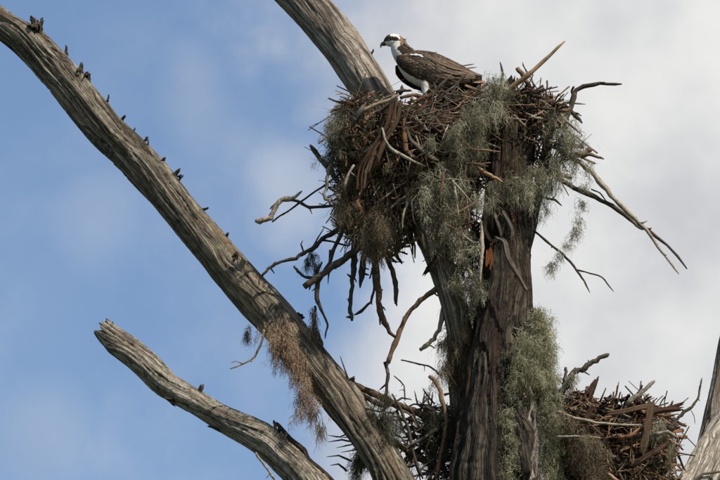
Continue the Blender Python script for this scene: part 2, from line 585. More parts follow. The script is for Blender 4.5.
col_rows = world_rows([(535, 310, -0.06, 6), (533, 330, -0.06, 12), (530, 370, -0.07, 17), (529, 420, -0.09, 20.5), (529, 480, -0.10, 21.5)],
                      [(bx + .13, by - .08, bz - .8, 0.16), (bx + .08, by, bz - 2.0, 0.16)])
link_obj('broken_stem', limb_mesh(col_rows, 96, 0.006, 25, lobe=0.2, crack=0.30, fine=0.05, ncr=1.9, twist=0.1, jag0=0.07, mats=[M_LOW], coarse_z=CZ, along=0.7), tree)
spl_rows = to_world([(549, 98, 0.10, 4), (548, 140, 0.09, 5), (538, 190, 0.08, 6), (528, 232, 0.06, 7), (518, 275, 0.04, 5)])
link_obj('splintered_stem', limb_mesh(spl_rows, 32, 0.01, 27, crack=0.25, jag0=0.06, mats=[M_TRUNK]), tree)

rt = random.Random(8)
for k in range(26):
    y0 = rt.uniform(95, 400); L_ = rt.uniform(45, 150)
    f = rt.uniform(-1, 1)
    rows_ = []
    for q_ in range(5):
        py_ = y0 + L_ * q_ / 4
        hw = np.interp(py_, [95, 250, 330, 480], [16, 22, 26, 44]); cxp = np.interp(py_, [95, 480], [514, 500])
        rows_.append((cxp + f * hw + rt.uniform(-1.2, 1.2), py_, .05 - hw / PXM * math.sqrt(max(.05, 1 - f * f)) * 1.05, rt.uniform(1.6, 3.6)))
    link_obj('bark_strip', limb_mesh(to_world(rows_), 16, 0.012, k + 200, lobe=.35, crack=.3, fine=.15, ncr=1.2, jag0=.03, jag1=.03, mats=[M_TRUNK if k % 4 else M_STRIP],
                                     lump=.3, along=4, flat=rt.uniform(.4, .8), name='bark_strip'), tree)
jl = (bx - 0.25, by + 0.1, JZ, 0.20)
long_rows = world_rows([(a[0], a[1], a[2], a[3] * .94) for a in [(-50, -8, 0.55, 15), (-22, 6, 0.52, 16), (3, 24, 0.5, 16.5), (32, 44, 0.46, 19), (66, 80, 0.42, 20.5), (104, 127, 0.38, 20), (147, 170, 0.33, 20),
                        (190, 223, 0.28, 18.5), (243, 285, 0.22, 20), (278, 322, 0.18, 21.5), (304, 356, 0.15, 22), (338, 396, 0.10, 21.5),
                        (366, 434, 0.06, 19.5), (391, 476, 0.03, 19)]], [(bx - .42, by + .0, bz - .45, 0.13), jl])
link_obj('limb', limb_mesh(long_rows, 128, 0.006, 41, lobe=0.12, crack=0.24, fine=0.06, ncr=1.9, twist=-0.4, lump=0.05, mats=[M_LIMB], coarse_z=CZ), tree)
low_rows = world_rows([(106, 332, 0.42, 9.5), (120, 344, 0.40, 12.5), (147, 364, 0.35, 13.8), (168, 385, 0.31, 13.2), (199, 404, 0.25, 13), (233, 424, 0.18, 14.5),
                       (264, 440, 0.11, 17), (286, 458, 0.06, 18), (305, 478, 0.02, 18.5), (330, 515, -0.03, 20)], [(bx - .6, by, bz - .7, .12), jl])
link_obj('limb', limb_mesh(low_rows, 96, 0.006, 57, lobe=0.12, crack=0.13, fine=0.07, ncr=2.4, twist=0.7, jag0=0.05, mats=[M_LOW], coarse_z=CZ, lump=0.10), tree)
back_rows = world_rows([(240, -60, 0.60, 19), (277, -25, 0.48, 21), (309, 6, 0.38, 21.5), (333, 34, 0.30, 22.5), (353, 62, 0.22, 21.5), (374, 95, 0.14, 20.5), (397, 145, 0.12, 17),
                        (421, 215, 0.03, 13), (446, 280, -0.06, 12), (458, 325, -0.02, 12), (462, 370, 0.10, 14), (468, 430, 0.15, 17), (475, 500, 0.1, 22)],
                       [(bx - .1, by + .1, bz - .9, .16)])
link_obj('limb', limb_mesh(back_rows, 112, 0.006, 63, lobe=0.10, crack=0.17, fine=0.03, ncr=1.2, twist=0.3, mats=[M_PALE], coarse_z=CZ), tree)
jr = (bx + 0.3, by + 0.25, JZ, 0.2)
up_rows = world_rows([(752, 230, 1.25, 8), (738, 290, 1.15, 10), (731, 340, 1.05, 12.5), (725, 390, 0.95, 16), (716, 440, 0.85, 19), (700, 500, 0.75, 21)], [(bx + .8, by + .5, bz - .6, .13), jr])
link_obj('limb', limb_mesh(up_rows, 84, 0.007, 71, lobe=0.1, crack=0.13, fine=0.03, mats=[M_PALE], coarse_z=CZ), tree)
br_rows = world_rows([(800, 340, 1.0, 18), (765, 385, .75, 19), (735, 420, 0.55, 20), (714, 450, 0.4, 20), (696, 482, 0.25, 20), (676, 530, 0.15, 22)], [(bx + .65, by + .35, bz - .8, .14), jr])
link_obj('limb', limb_mesh(br_rows, 84, 0.007, 77, lobe=0.14, crack=0.10, fine=0.04, mats=[M_BRIGHT], coarse_z=CZ, lump=0.08), tree)


SLAB = {}


def angular(R, sub=3):
    """waypoints joined almost straight, corners just taken off"""
    n = len(R)
    t = np.linspace(0, n - 1, (n - 1) * sub + 1)
    lin = np.column_stack([np.interp(t, np.arange(n), R[:, k]) for k in range(4)])
    return 0.85 * lin + 0.15 * catmull(R, t)


def px_tube(name, rows, mat, parent, sides=7, side_twigs=(), rough=0.10, flat=1.0, wig=0.10, kind=None, slab=False):
    """a bent stick through pixel waypoints (px,py,y,r)"""
    if slab or flat < 1:
        mm = {'nest_stick_bark': M_STUB, 'dark_twig_bark': M_STUB, 'grey_bare_stick': M_PALE, 'peeling_red_bark': M_REDW, 'tan_bark_strip': M_TANW,
              'orange_splinter_wood': M_RUSTS}.get(mat.name, mat)
        R = to_world(rows)
        if name != 'twig_stub':
            R[:, 3] = np.maximum(R[:, 3], R[:, 3].max() * 0.6)
        sd = int(abs(rows[0][0] * 13 + rows[0][1] * 7)) % 997
        o = link_obj(name, limb_mesh(R, 22, 0.008, sd, lobe=0.35, crack=0.35, fine=0.14, ncr=1.3, twist=0.8, jag0=R[:, 3].max() * 1.3, jag1=R[:, 3].max() * (.5 if name == 'twig_stub' else 1.3),
                                     mats=[mm], lump=0.22, along=4, flat=flat, name=name), parent, kind)
        for tw in side_twigs:
            if tw[0][3] >= 2:
                px_tube(name, tw, mat, parent, flat=flat, slab=True)
        return o
    items = []
    for k, rw in enumerate([rows] + list(side_twigs)):
        R = to_world([(a[0], a[1], a[2], a[3]) for a in rw])
        R = angular(R) if len(R) > 2 else R
        n = len(R)
        sd = int(abs(R[0, 0] * 1000)) % 10000 + k
        r_ = np.random.default_rng(sd)
        if n > 3:
            R[1:-1, :3] += r_.normal(0, 1, (n - 2, 3)) * np.minimum(R[1:-1, 3:], 0.012) * wig * 2
        R[:, 3] *= r_.uniform(0.85, 1.18, n)
        R[-1, 3] *= 0.55
        items.append(tube_arrays(R[:, :3], R[:, 3], sides, 1.0, rough, sd))
        if k == 0 and len(rw) >= 4 and mat in (M_DARK, M_GREY, M_STICK):
            for j in r_.choice(np.arange(2, n - 1), min(n - 3, int(r_.integers(1, 2 + len(rw) // 2))), replace=False):
                tg = R[j + 1, :3] - R[j - 1, :3]; tg /= np.linalg.norm(tg)
                sdv = r_.normal(0, 1, 3); sdv -= tg * sdv.dot(tg); sdv /= np.linalg.norm(sdv)
                dv = tg * r_.uniform(.2, .9) + sdv; dv /= np.linalg.norm(dv)
                ln = r_.choice([r_.uniform(.008, .018), r_.uniform(.02, .06)], p=[.6, .4])
                r0 = min(R[j, 3] * .7, .006)
                p0 = R[j, :3]
                items.append(tube_arrays(np.array([p0, p0 + dv * ln * .5 + r_.normal(0, ln * .08, 3), p0 + dv * ln]), [r0, r0 * .8, r0 * .45], 5, 1.0, .15, sd))
    V, q, t, ids = join_arrays(items)
    return link_obj(name, make_mesh(name, V, q, t, [mat], True, {'tone': np.zeros(len(V))}), parent, kind)


# broken twig stubs along the limbs
def stub(px, py, y, dx, dy, r0, r1, mat=M_KNOT):
    dx += random.uniform(-1.5, 1.5)
    dx *= .72; dy *= .72; r0 *= .72
    px_tube('twig_stub', [(px - dx * 0.9, py - dy * 0.9, y, r0 * 1.5), (px - dx * 0.25, py - dy * 0.25, y, r0), (px + dx * 0.5 + 0.6, py + dy * 0.5, y - .01, (r0 + r1) / 2), (px + dx * .75 + random.uniform(-1, 1), py + dy * .75, y - .012, (r0 * .4 + r1 * .6)), (px + dx * .98, py + dy * .92, y - .015, r1 * .8)], mat, tree, slab=True)


for a in ((40, 24, .42, 4, -9, 3.6, 0.8), (34, 22, .42, -4, -7, 4.5, 2), (36, 27, .38, 1, -4, 6, 4), (66, 50, .4, 1, -7, 2.4, 0.8), (81, 68, .38, 2, -8, 3.4, 1.2),
          (86, 76, .36, 3, -5, 4.5, 2.4), (79, 72, .36, 0, -6, 4, 2.5), (108, 98, .36, 2, -5, 1.3, 0.6), (123, 118, .34, 2, -4, 1.6, 1.0), (133, 131, .33, 2, -4, 1.6, 1.2),
          (144, 141, .32, 4, -6, 2.0, 1.1), (148, 143, .32, -2, -7, 1.2, 0.6), (162, 161, .30, 5, -5, 2.6, 1.2), (176, 173, .28, 5, -6, 3, 1.4), (180, 177, .28, 4, -3, 3, 2),
          (205, 209, .25, 4, -2, 1.8, 1), (226, 236, .22, 4, -4, 2, 1.2), (236, 256, .14, 3, -4, 3.2, 2.2), (297, 319, .15, 8, -4, 3.6, 2.0), (299, 317, .14, 3, -3, 3.5, 2.5),
          (350, 381, .08, 4, -5, 3.4, 2.4), (345, 380, .06, 1, -3, 3.5, 2),
          (200, 391, .22, 4, -9, 3.2, 2.4, M_GREY), (170, 401, .26, -9, -5, 3, 0.8), (173, 399, .25, -11, 0, 2.4, 0.7), (214, 428, .18, -10, -3, 2.2, 0.8), (122, 352, .38, -12, -2, 2.0, .6),
          (275, 428, .06, -1, -10, 3, 2.0, M_GREY), (279, 429, .05, 2, -6, 2.4, 1.4, M_GREY),
          (110, 328, .42, 3, -8, 2.4, 0.9, M_GREY), (104, 333, .42, -1, -8, 2.6, 1.2),
          (340, 32, .18, 2, -5, 1.4, .8), (372, 52, .25, 1.5, -4, 1.5, .8), (720, 350, 1.03, -4, -4, 2, 1.2, M_GREY)):
    stub(*a)
px_tube('bark_flap', [(277, 424, .02, 1.2), (290, 439, .0, 2.6), (303, 450, -.02, 3.4), (309, 460, -.04, 2.6), (322, 470, -.06, 2.2), (334, 482, -.07, 2.2)], M_DARK, tree, 7, flat=0.5, rough=0.3)
px_tube('twig', [(256, 453, .04, 1.2), (262, 462, .01, 1.3), (270, 472, -.02, 1.3), (280, 486, -.05, 1.4)], M_GREY, tree)
px_tube('twig', [(264, 330, .05, 1.4), (262, 340, .04, 1.3), (255, 357, .03, 1.0), (243, 364, .02, .9), (230, 369, 0, .7)], M_GREY, tree, 5,
        [[(243, 364, .02, .6), (236, 361, 0, .5), (231, 363, 0, .4)]])
px_tube('twig', [(689, 484, .08, 1.5), (703, 474, .12, 1.4), (724, 471, .22, 1.2)], M_DARK, tree, 5)
px_tube('twig', [(348, 378, .05, .8), (343, 364, .05, .6), (340, 356, .05, .4)], M_DARK, tree, 5)

# ------------------------------------------------------------------ sticks
VARS = []


def make_variants():
    r = np.random.default_rng(5)
    for k in range(16):
        n = 6
        z = np.linspace(0, 1, n)
        bend = r.normal(0, 1, (n, 2)).cumsum(0) * (1.2 if k % 4 else 2.6)
        bend -= bend.mean(0)
        rad = np.interp(z, [0, 1], [1.0, r.uniform(0.3, 0.75)]) * r.uniform(0.85, 1.15, n)
        C = np.column_stack([bend * 0.9, z * 30])
        items = [tube_arrays(C, rad, 5, 1.0, 0.15, k)]
        if k % 3 == 0:
            j = r.integers(2, 5)
            d = r.normal(0, 1, 3); d[2] = abs(d[2]) + .5
            d = d / np.linalg.norm(d) * r.uniform(4, 8)
            items.append(tube_arrays(np.array([C[j], C[j] + d * .5 + r.normal(0, .4, 3), C[j] + d]), [.55, .45, .25], 4))
        V, q, t, ids = join_arrays(items)
        V[:, 2] = V[:, 2] / 30 - 0.5
        VARS.append((V, q, t))


make_variants()
VMESH = {}


def var_mesh(k, mat):
    key = (k, mat.name)
    if key not in VMESH:
        V, q, t = VARS[k]
        VMESH[key] = make_mesh('stick', V, q, t, [mat], False, {'tone': np.zeros(len(V))})
    return VMESH[key]


def orient(d, roll):
    return (Vector(d).to_track_quat('Z', 'Y').to_matrix() @ Matrix.Rotation(roll, 3, 'Z'))


def fill_nest(root, blobs, n, mats_p, seed, keep, front_y=None, avoid=None, nmax=300, radm=1.0):
    """blobs: (px,py,y,rx,ry,rz px, weight, droop). returns nothing; 300 foremost as parts, rest joined"""
    r = np.random.default_rng(seed)
    w = np.array([b[6] for b in blobs], float); w /= w.sum()
    mats = [m_ for m_, _ in mats_p]
    pw = np.array([p for _, p in mats_p]); pw /= pw.sum()
    out = []
    tries = 0
    while len(out) < n and tries < n * 4:
        tries += 1
        b = blobs[r.choice(len(blobs), p=w)]
        d = r.normal(0, 1, 3); d /= np.linalg.norm(d)
        if d[1] > 0.35 and r.random() < 0.6:
            d[1] = -d[1]
        rr = r.uniform(0.62, 1.0) ** 0.7
        c = PT(b[0], b[1], b[2])
        p = c + d * rr * np.array([b[3], b[5], b[4]]) / PXM
        # tangent direction
        az = np.cross(d, [0, 0, 1]); az /= (np.linalg.norm(az) + 1e-6)
        el = np.cross(d, az)
        a = r.normal(0, 0.5)
        if r.random() < b[7]:
            a = r.normal(math.pi / 2, 0.35)
        v = az * math.cos(a) + el * math.sin(a) + r.normal(0, 0.28, 3)
        if v[2] > 0 and r.random() < 0.5 * b[7]:
            v[2] *= -1
        v /= np.linalg.norm(v)
        if avoid and avoid(p):
            continue
        L = r.choice([r.uniform(.06, .16), r.uniform(.14, .30), r.uniform(.28, .5)], p=[.5, .4, .1])
        rad = np.clip(r.lognormal(math.log(0.0038), 0.55), 0.0013, 0.014) * radm
        mi = r.choice(len(mats), p=pw)
        flat = 1.0
        if mats[mi] in (M_RED, M_TANB):
            rad *= 1.55; flat = 0.35
        out.append((p, v, L, rad, flat, mi, int(r.integers(len(VARS))), float(r.uniform(0, 6.28))))
    vis = sorted(range(len(out)), key=lambda i: out[i][0][1] * 1.0 - out[i][2] * out[i][3] * 60)
    part = set(vis[:nmax])
    items, mids, tones = [], [], []
    for i, (p, v, L, rad, flat, mi, k, roll) in enumerate(out):
        M3 = orient(v, roll)
        if i in part:
            o = bpy.data.objects.new('bark_strip' if flat < 1 else 'stick', var_mesh(k, mats[mi]))
            o.parent = root
            M4 = M3.to_4x4() @ Matrix.Diagonal((rad, rad * flat, L, 1))
            M4.translation = Vector(p) - root.location
            o.matrix_basis = M4
            col.objects.link(o)
        else:
            V, q, t = VARS[k]
            Vw = (V * np.array([rad, rad * flat, L])) @ np.array(M3).T + p
            items.append((Vw, q, t)); mids.append(mi)
            tones.append(r.random())
    V, q, t, ids = join_arrays(items)
    qi = np.repeat(mids, [len(x[1]) for x in items])
    ti = np.repeat(mids, [len(x[2]) for x in items])
    me = make_mesh('tangled_sticks', V, q, t, mats, False, {'tone': np.array(tones)[ids]}, np.concatenate([qi, ti]))
    link_obj('tangled_sticks', me, root, 'stuff')


m_core, tco, bco = new_mat('nest_gap_shade', 0.95)  # near-black colour stands for the deep shade in gaps between sticks
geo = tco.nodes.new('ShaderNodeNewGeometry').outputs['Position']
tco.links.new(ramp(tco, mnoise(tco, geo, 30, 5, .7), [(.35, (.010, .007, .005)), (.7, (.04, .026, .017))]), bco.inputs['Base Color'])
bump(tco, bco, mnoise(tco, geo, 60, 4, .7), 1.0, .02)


def core(root, blobs, seed):  # dark filler lumps added behind the sticks
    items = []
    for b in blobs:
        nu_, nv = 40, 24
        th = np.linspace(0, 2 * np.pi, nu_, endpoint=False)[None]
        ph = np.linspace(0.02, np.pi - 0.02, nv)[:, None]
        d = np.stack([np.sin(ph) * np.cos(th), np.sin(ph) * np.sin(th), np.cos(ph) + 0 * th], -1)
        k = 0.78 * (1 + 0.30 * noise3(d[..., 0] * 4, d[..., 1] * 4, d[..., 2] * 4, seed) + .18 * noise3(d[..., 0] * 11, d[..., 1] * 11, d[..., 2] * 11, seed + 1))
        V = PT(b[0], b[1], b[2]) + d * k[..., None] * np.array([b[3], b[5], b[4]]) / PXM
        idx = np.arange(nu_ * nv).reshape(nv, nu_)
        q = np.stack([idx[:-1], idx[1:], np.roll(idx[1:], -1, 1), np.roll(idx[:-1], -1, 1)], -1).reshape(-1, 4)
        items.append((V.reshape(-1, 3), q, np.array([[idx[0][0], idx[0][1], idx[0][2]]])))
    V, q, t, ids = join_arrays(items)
    link_obj('dark_nest_core', make_mesh('dark_nest_core', V, q, t, [m_core]), root)


# ------------------------------------------------------------------ upper nest
c = PT(430, 235, 0.0)
nest = empty('osprey_nest', c, 'large ragged stick nest draped with moss under the perched bird', 'nest', 'stick nests in the dead tree')
blobsA = [(372, 150, 0.00, 42, 46, 55, 1.8, .65), (425, 150, 0.02, 66, 42, 80, 2.4, .1), (480, 142, 0.17, 52, 38, 60, 1.5, .1),
          (372, 200, 0.06, 33, 36, 38, 1.5, .85), (432, 192, 0.14, 48, 38, 50, 1.4, .35), (365, 122, .02, 32, 20, 50, .6, .1), (462, 123, .05, 60, 20, 70, 1.2, 0),
          (525, 112, .12, 30, 16, 45, .6, 0), (455, 240, 0.10, 24, 38, 35, .7, .6), (392, 202, -.02, 34, 30, 34, .8, .7), (358, 212, .0, 22, 34, 34, .4, 1.0), (385, 228, -.04, 28, 30, 26, .4, 1.0), (418, 190, -.02, 34, 34, 34, .8, .6), (550, 140, .05, 20, 40, 30, .35, .5)]
fill_nest(nest, blobsA, 5600, [(M_STICK, .50), (M_DARK, .26), (M_GREY, .13), (M_RED, .08), (M_TANB, .03)], 21, None, radm=.85)
core(nest, blobsA[:3] + [(375, 185, .06, 26, 30, 34), (432, 185, .14, 40, 30, 45)] + blobsA[6:7], 9)

ST = lambda rows, mat=M_DARK, tw=(), **k: px_tube('stick', rows, mat, nest, 7, tw, **k)
ST([(498, 96, -.12, 2.6), (515, 84, -.15, 2.4), (527, 75, -.17, 2.6), (545, 60, -.18, 1.9), (565, 41, -.2, 1.5)], M_TANB)
ST([(517, 68, -.1, 2), (523, 75, -.1, 2.4), (530, 88, -.1, 2.8)], M_STICK)
ST([(500, 90, -.1, 1.5), (503, 74, -.1, 1.2), (500, 62, -.1, .9)], M_DARK)
ST([(566, 122, -.05, 3), (571, 106, -.05, 2.6), (574, 93, -.05, 2.6), (584, 86, -.06, 2.2), (600, 84, -.07, 1.9), (622, 84, -.08, 1.3)], M_DARK, [[(574, 96, -.05, 1.8), (572, 90, -.05, 1.4), (574, 86, -.06, .9)]])
ST([(560, 150, -.05, 3), (580, 162, -.06, 2.6), (592, 172, -.06, 2.8), (603, 185, -.07, 2.6), (615, 200, -.08, 2.4), (630, 214, -.09, 2.2), (645, 228, -.1, 1.9), (658, 246, -.1, 1.5), (668, 260, -.11, 1.2), (679, 274, -.12, .8)], M_GREY)
ST([(540, 165, -.02, 2.6), (557, 177, -.03, 2.6), (575, 188, -.03, 2.5), (595, 197, -.04, 2.4), (612, 206, -.04, 2.3), (630, 219, -.05, 2.1), (655, 235, -.06, 1.8), (672, 250, -.07, 1.4), (687, 269, -.08, 1.0)], M_DARK,
   [[(630, 219, -.05, 1.6), (636, 226, -.06, 1.3), (643, 230, -.06, .8)], [(591, 189, -.05, .7), (600, 193, -.05, .7), (606, 201, -.05, .5), (615, 205, -.05, .4)]])
ST([(533, 230, -.03, 1.1), (552, 246, -.04, 1.2), (566, 257, -.05, 1.2), (577, 271, -.06, 1.2), (584, 281, -.07, .9), (590, 293, -.07, .6)], M_DARK,
   [[(577, 270, -.06, .9), (590, 273, -.06, .8), (602, 277, -.06, .8), (609, 286, -.06, .6), (614, 292, -.06, .4)]])
ST([(575, 155, -.08, 3.2), (586, 153, -.08, 3.6), (591, 148, -.08, 2.6)], M_STICK, [[(583, 153, -.08, 2), (595, 156, -.09, 1.8), (604, 159, -.1, 1.2)]])
ST([(560, 100, .05, 1.4), (574, 114, .0, 2.4), (582, 123, -.02, 1.6)], M_DARK)
ST([(538, 195, .0, 1.3), (555, 200, .0, 1.2), (562, 206, 0, .8)], M_DARK, [[(552, 199, 0, .8), (557, 194, 0, .5)]])
ST([(345, 192, .0, 3.0), (334, 175, 0, 2.8), (327, 166, 0, 2.6), (318, 155, 0, 2.6), (310, 145, 0, 2.0)], M_DARK)
ST([(302, 191, -.02, .8), (292, 199, -.02, 2.3), (284, 199, -.02, 2.8), (277, 204, -.02, 2.6), (273, 211, -.02, 2.3), (271, 218, -.02, 2.5), (263, 220, -.02, 2.4), (255, 221, -.02, 2.4)], M_GREY)
ST([(290, 200, -.02, 1.6), (298, 201, -.01, 1.3), (310, 207, 0, 1.6), (324, 207, 0, 1.4), (345, 204, 0, 1.6)], M_DARK, [[(309, 207, 0, 1), (312, 214, 0, .6)], [(322, 207, 0, .8), (330, 200, 0, .7)]])
ST([(272, 222, .02, .8), (280, 216, .02, .9), (290, 210, .02, .9), (306, 198, .02, .9), (322, 187, .02, 1), (345, 170, .02, 1)], M_DARK)
ST([(262, 276, .0, 1.2), (268, 269, 0, 1.5), (275, 264, 0, 1.7), (284, 261, 0, 1.7), (296, 258, 0, 1.9), (304, 253, 0, 2.1), (313, 249, 0, 2.1), (322, 240, 0, 2.3), (335, 231, 0, 2.5), (355, 218, 0, 2.5)], M_DARK,
   [[(304, 253, 0, 1), (301, 244, 0, .7), (303, 240, 0, .4)], [(313, 247, 0, 1), (318, 238, 0, .8), (324, 228, 0, .5)], [(322, 240, 0, 1.2), (337, 243, 0, 1), (350, 246, 0, .8)]])
ST([(304, 287, -.05, 3.0), (318, 277, -.05, 3.0), (332, 267, -.05, 3.2), (345, 258, -.05, 3.4), (358, 250, -.05, 3.4), (375, 232, -.04, 3)], M_DARK)
ST([(294, 266, .02, 1.3), (298, 271, .02, 1.4), (305, 277, .02, 1.5), (315, 278, .02, 1.6), (327, 272, .02, 1.5), (345, 262, 0, 1.5)], M_DARK)
ST([(342, 232, -.02, 2), (334, 248, -.02, 2), (330, 263, -.02, 2), (318, 282, -.02, 2.2), (316, 298, -.02, 2.2), (321, 309, -.02, 1.4), (328, 325, -.02, 1.2), (326, 332, -.02, .9), (325, 339, -.02, .7)], M_DARK,
   [[(316, 288, 0, 1), (312, 291, 0, .6)]])
ST([(322, 262, .03, 1), (311, 284, .03, 1.2), (309, 290, .03, .8)], M_DARK)
ST([(315, 306, .0, 1.2), (314, 318, 0, 2), (314, 330, 0, 2), (320, 337, 0, 1.6), (323, 346, 0, 1.0)], M_DARK)
ST([(357, 232, -.03, 3.4), (354, 255, -.03, 3.6), (353, 270, -.03, 2.6), (352, 286, -.03, 2.2), (350, 300, -.03, 2.2), (350, 312, -.03, 2.0), (352, 321, -.03, 2)], M_DARK,
   [[(351, 277, 0, 1.5), (347, 274, 0, 1)], [(350, 301, 0, 1.3), (347, 299, 0, .8)], [(350, 317, 0, 1.5), (346, 317, 0, 1)]])
ST([(372, 268, .03, .9), (374, 287, .02, 1.2), (371, 302, .02, 1.3), (361, 311, .02, 1.5), (354, 315, .02, 1.2)], M_DARK)
ST([(330, 250, .03, 1), (329, 268, .03, 1.1), (328, 284, .03, .6)], M_DARK)
ST([(368, 235, -.02, 3.5), (364, 256, -.02, 3.4), (362, 272, -.02, 3.2), (360, 288, -.02, 1.2)], M_DARK, [[(361, 273, 0, 1.8), (369, 275, 0, 1.2)]])
ST([(373, 240, -.05, 3.6), (375, 262, -.05, 3.8), (377, 284, -.05, 3.2), (379, 297, -.05, 3), (380, 311, -.05, 3), (384, 322, -.05, 2.8), (390, 332, -.05, 2.2), (396, 339, -.05, 1.2)], M_STICK,
   [[(380, 312, -.05, 1.8), (380, 325, -.05, 1.0)], [(378, 290, -.05, 1.5), (383, 290, -.05, 1)]])
ST([(384, 245, -.03, 2.2), (388, 262, -.03, 2.4), (394, 274, -.03, 2.6), (396, 287, -.03, 2.6), (395, 299, -.03, 2), (397, 306, -.03, 1)], M_DARK)
ST([(392, 225, -.03, 2.6), (396, 240, -.03, 2.6), (397, 255, -.03, 2.4), (402, 264, -.03, 1)], M_DARK)
ST([(404, 220, -.03, 2.8), (409, 236, -.03, 2.4), (413, 248, -.03, .8)], M_DARK)
ST([(388, 363, -.06, 2.3), (393, 350, -.06, 2.6), (400, 331, -.06, 2.5), (408, 314, -.06, 2.5), (420, 301, -.06, 2.6), (432, 292, -.06, 2.8), (446, 282, -.05, 3), (460, 268, -.03, 3)], M_STICK,
   [[(407, 316, -.06, 1), (409, 310, -.07, .6)]])
ST([(420, 350, -.03, 1.6), (427, 345, -.03, 2.2), (434, 339, -.03, 2.2), (439, 330, -.03, 2.4), (443, 315, -.02, 2.6), (446, 298, 0, 2.6)], M_GREY)
ST([(448, 236, -.14, 1), (441, 250, -.14, 4), (434, 262, -.14, 4.2), (427, 272, -.13, 1)], M_DARK, flat=.4)
# large pale and tan pieces lying on the front of the nest
rf_ = random.Random(2)
for k in range(9):
    o_ = (k - 4) * 1.35; e_ = rf_.uniform(-.35, .25); w_ = rf_.uniform(.9, 1.9)
    pts_ = [(395, 104), (391, 122), (381, 140), (371, 155), (364, 172), (362, 191)][(0 if k % 3 else 1):(6 if k % 2 else rf_.choice([4, 5]))]
    ST([(a + o_ * (1 + e_ * i / 3) + rf_.uniform(-.8, .8), b_ + rf_.uniform(-3, 3), -.37 - rf_.uniform(0, .03), w_ * (1 - .12 * i)) for i, (a, b_) in enumerate(pts_)], rf_.choice([M_TANB, M_TANB, M_RED, M_STICK]), flat=.45)
ST([(396, 108, -.33, 5), (394, 122, -.36, 4), (384, 142, -.37, 2.4), (374, 168, -.34, 1.6)], M_TANB, flat=.4)
ST([(382, 128, -.40, 1.2), (385, 140, -.41, 1.3), (393, 150, -.41, 1.7), (400, 154, -.41, 1.6), (412, 161, -.41, 1.4), (426, 166, -.40, 1.2)], M_GREY, [[(393, 150, -.41, 1.2), (398, 154, -.42, 2.2)]])
ST([(407, 128, -.42, 1.2), (411, 140, -.42, 1.8), (421, 149, -.42, 2.2), (430, 157, -.42, 2.4), (437, 160, -.41, 2.6)], M_GREY, [[(417, 146, -.42, 1.4), (425, 136, -.42, 1.2), (430, 128, -.42, .9)]], slab=True)
ST([(352, 126, -.30, 1.6), (356, 120, -.32, 2.2), (361, 112, -.34, 2.6), (365, 104, -.34, 1.8)], M_GREY, slab=True)
ST([(362, 111, -.34, 2.2), (375, 105, -.35, 2.0), (388, 100, -.36, 2.0), (399, 95, -.36, 1.6)], M_STICK)
ST([(376, 114, -.3, 2.2), (388, 105, -.32, 2.4), (398, 98, -.33, 1.6)], M_DARK)
ST([(354, 165, -.33, 1.4), (348, 175, -.34, 1.3), (344, 188, -.34, 1.2)], M_GREY, [[(350, 172, -.34, .9), (358, 178, -.34, .8)]])
ST([(331, 165, -.12, 2.0), (327, 180, -.14, 1.8), (325, 193, -.14, 1.7), (330, 205, -.14, 1.9)], M_GREY, wig=.5)
ST([(478, 168, -.32, 1.8), (487, 174, -.33, 2), (497, 179, -.33, 1.6), (503, 182, -.32, 1)], M_TANB)
ST([(461, 232, -.22, 1.6), (466, 238, -.23, 1.8), (474, 243, -.23, 1.4)], M_GREY)
ST([(437, 185, -.28, 1.2), (444, 180, -.29, 2.8), (449, 176, -.3, 1.2)], M_GREY, slab=True)
ST([(482, 222, -.25, 2), (482, 240, -.26, 2.2), (481, 262, -.26, 1.8), (480, 285, -.25, 1.2)], M_GREY)
ST([(502, 212, -.26, 3.2), (508, 222, -.27, 2.8), (512, 232, -.28, 2.4), (510, 240, -.28, 1.4)], M_GREY, slab=True)
ST([(497, 238, -.27, 1.5), (505, 242, -.28, 2.6), (508, 256, -.29, 2.6), (514, 268, -.29, 2.6), (520, 278, -.29, 2.2), (526, 289, -.28, 1.8)], M_GREY, slab=True)
ST([(494, 212, -.22, 1.6), (498, 222, -.24, 2.4), (502, 236, -.24, 2.0)], M_GREY, slab=True)
ST([(505, 204, -.2, 3), (512, 212, -.22, 3.4), (514, 224, -.22, 2)], M_RED, flat=.4)
px_tube('splinter', [(492, 240, -.24, 1.5), (491, 250, -.25, 1.6), (492, 260, -.25, 1.3), (490, 270, -.25, 1.0)], M_RUSTW, nest, 7, [[(489, 252, -.25, 2.6), (487, 265, -.26, 1)]], flat=.3, rough=.3)
ST([(430, 352, -.02, 1), (440, 268, 0, 1), ], M_DARK) if False else None
ST([(467, 265, -.16, 1), (471, 275, -.17, 2.8), (476, 282, -.17, 1.4)], M_GREY)
ST([(450, 282, -.14, 1.1), (462, 288, -.15, 1.2), (472, 292, -.15, 1.0), (485, 290, -.15, .9)], M_GREY)
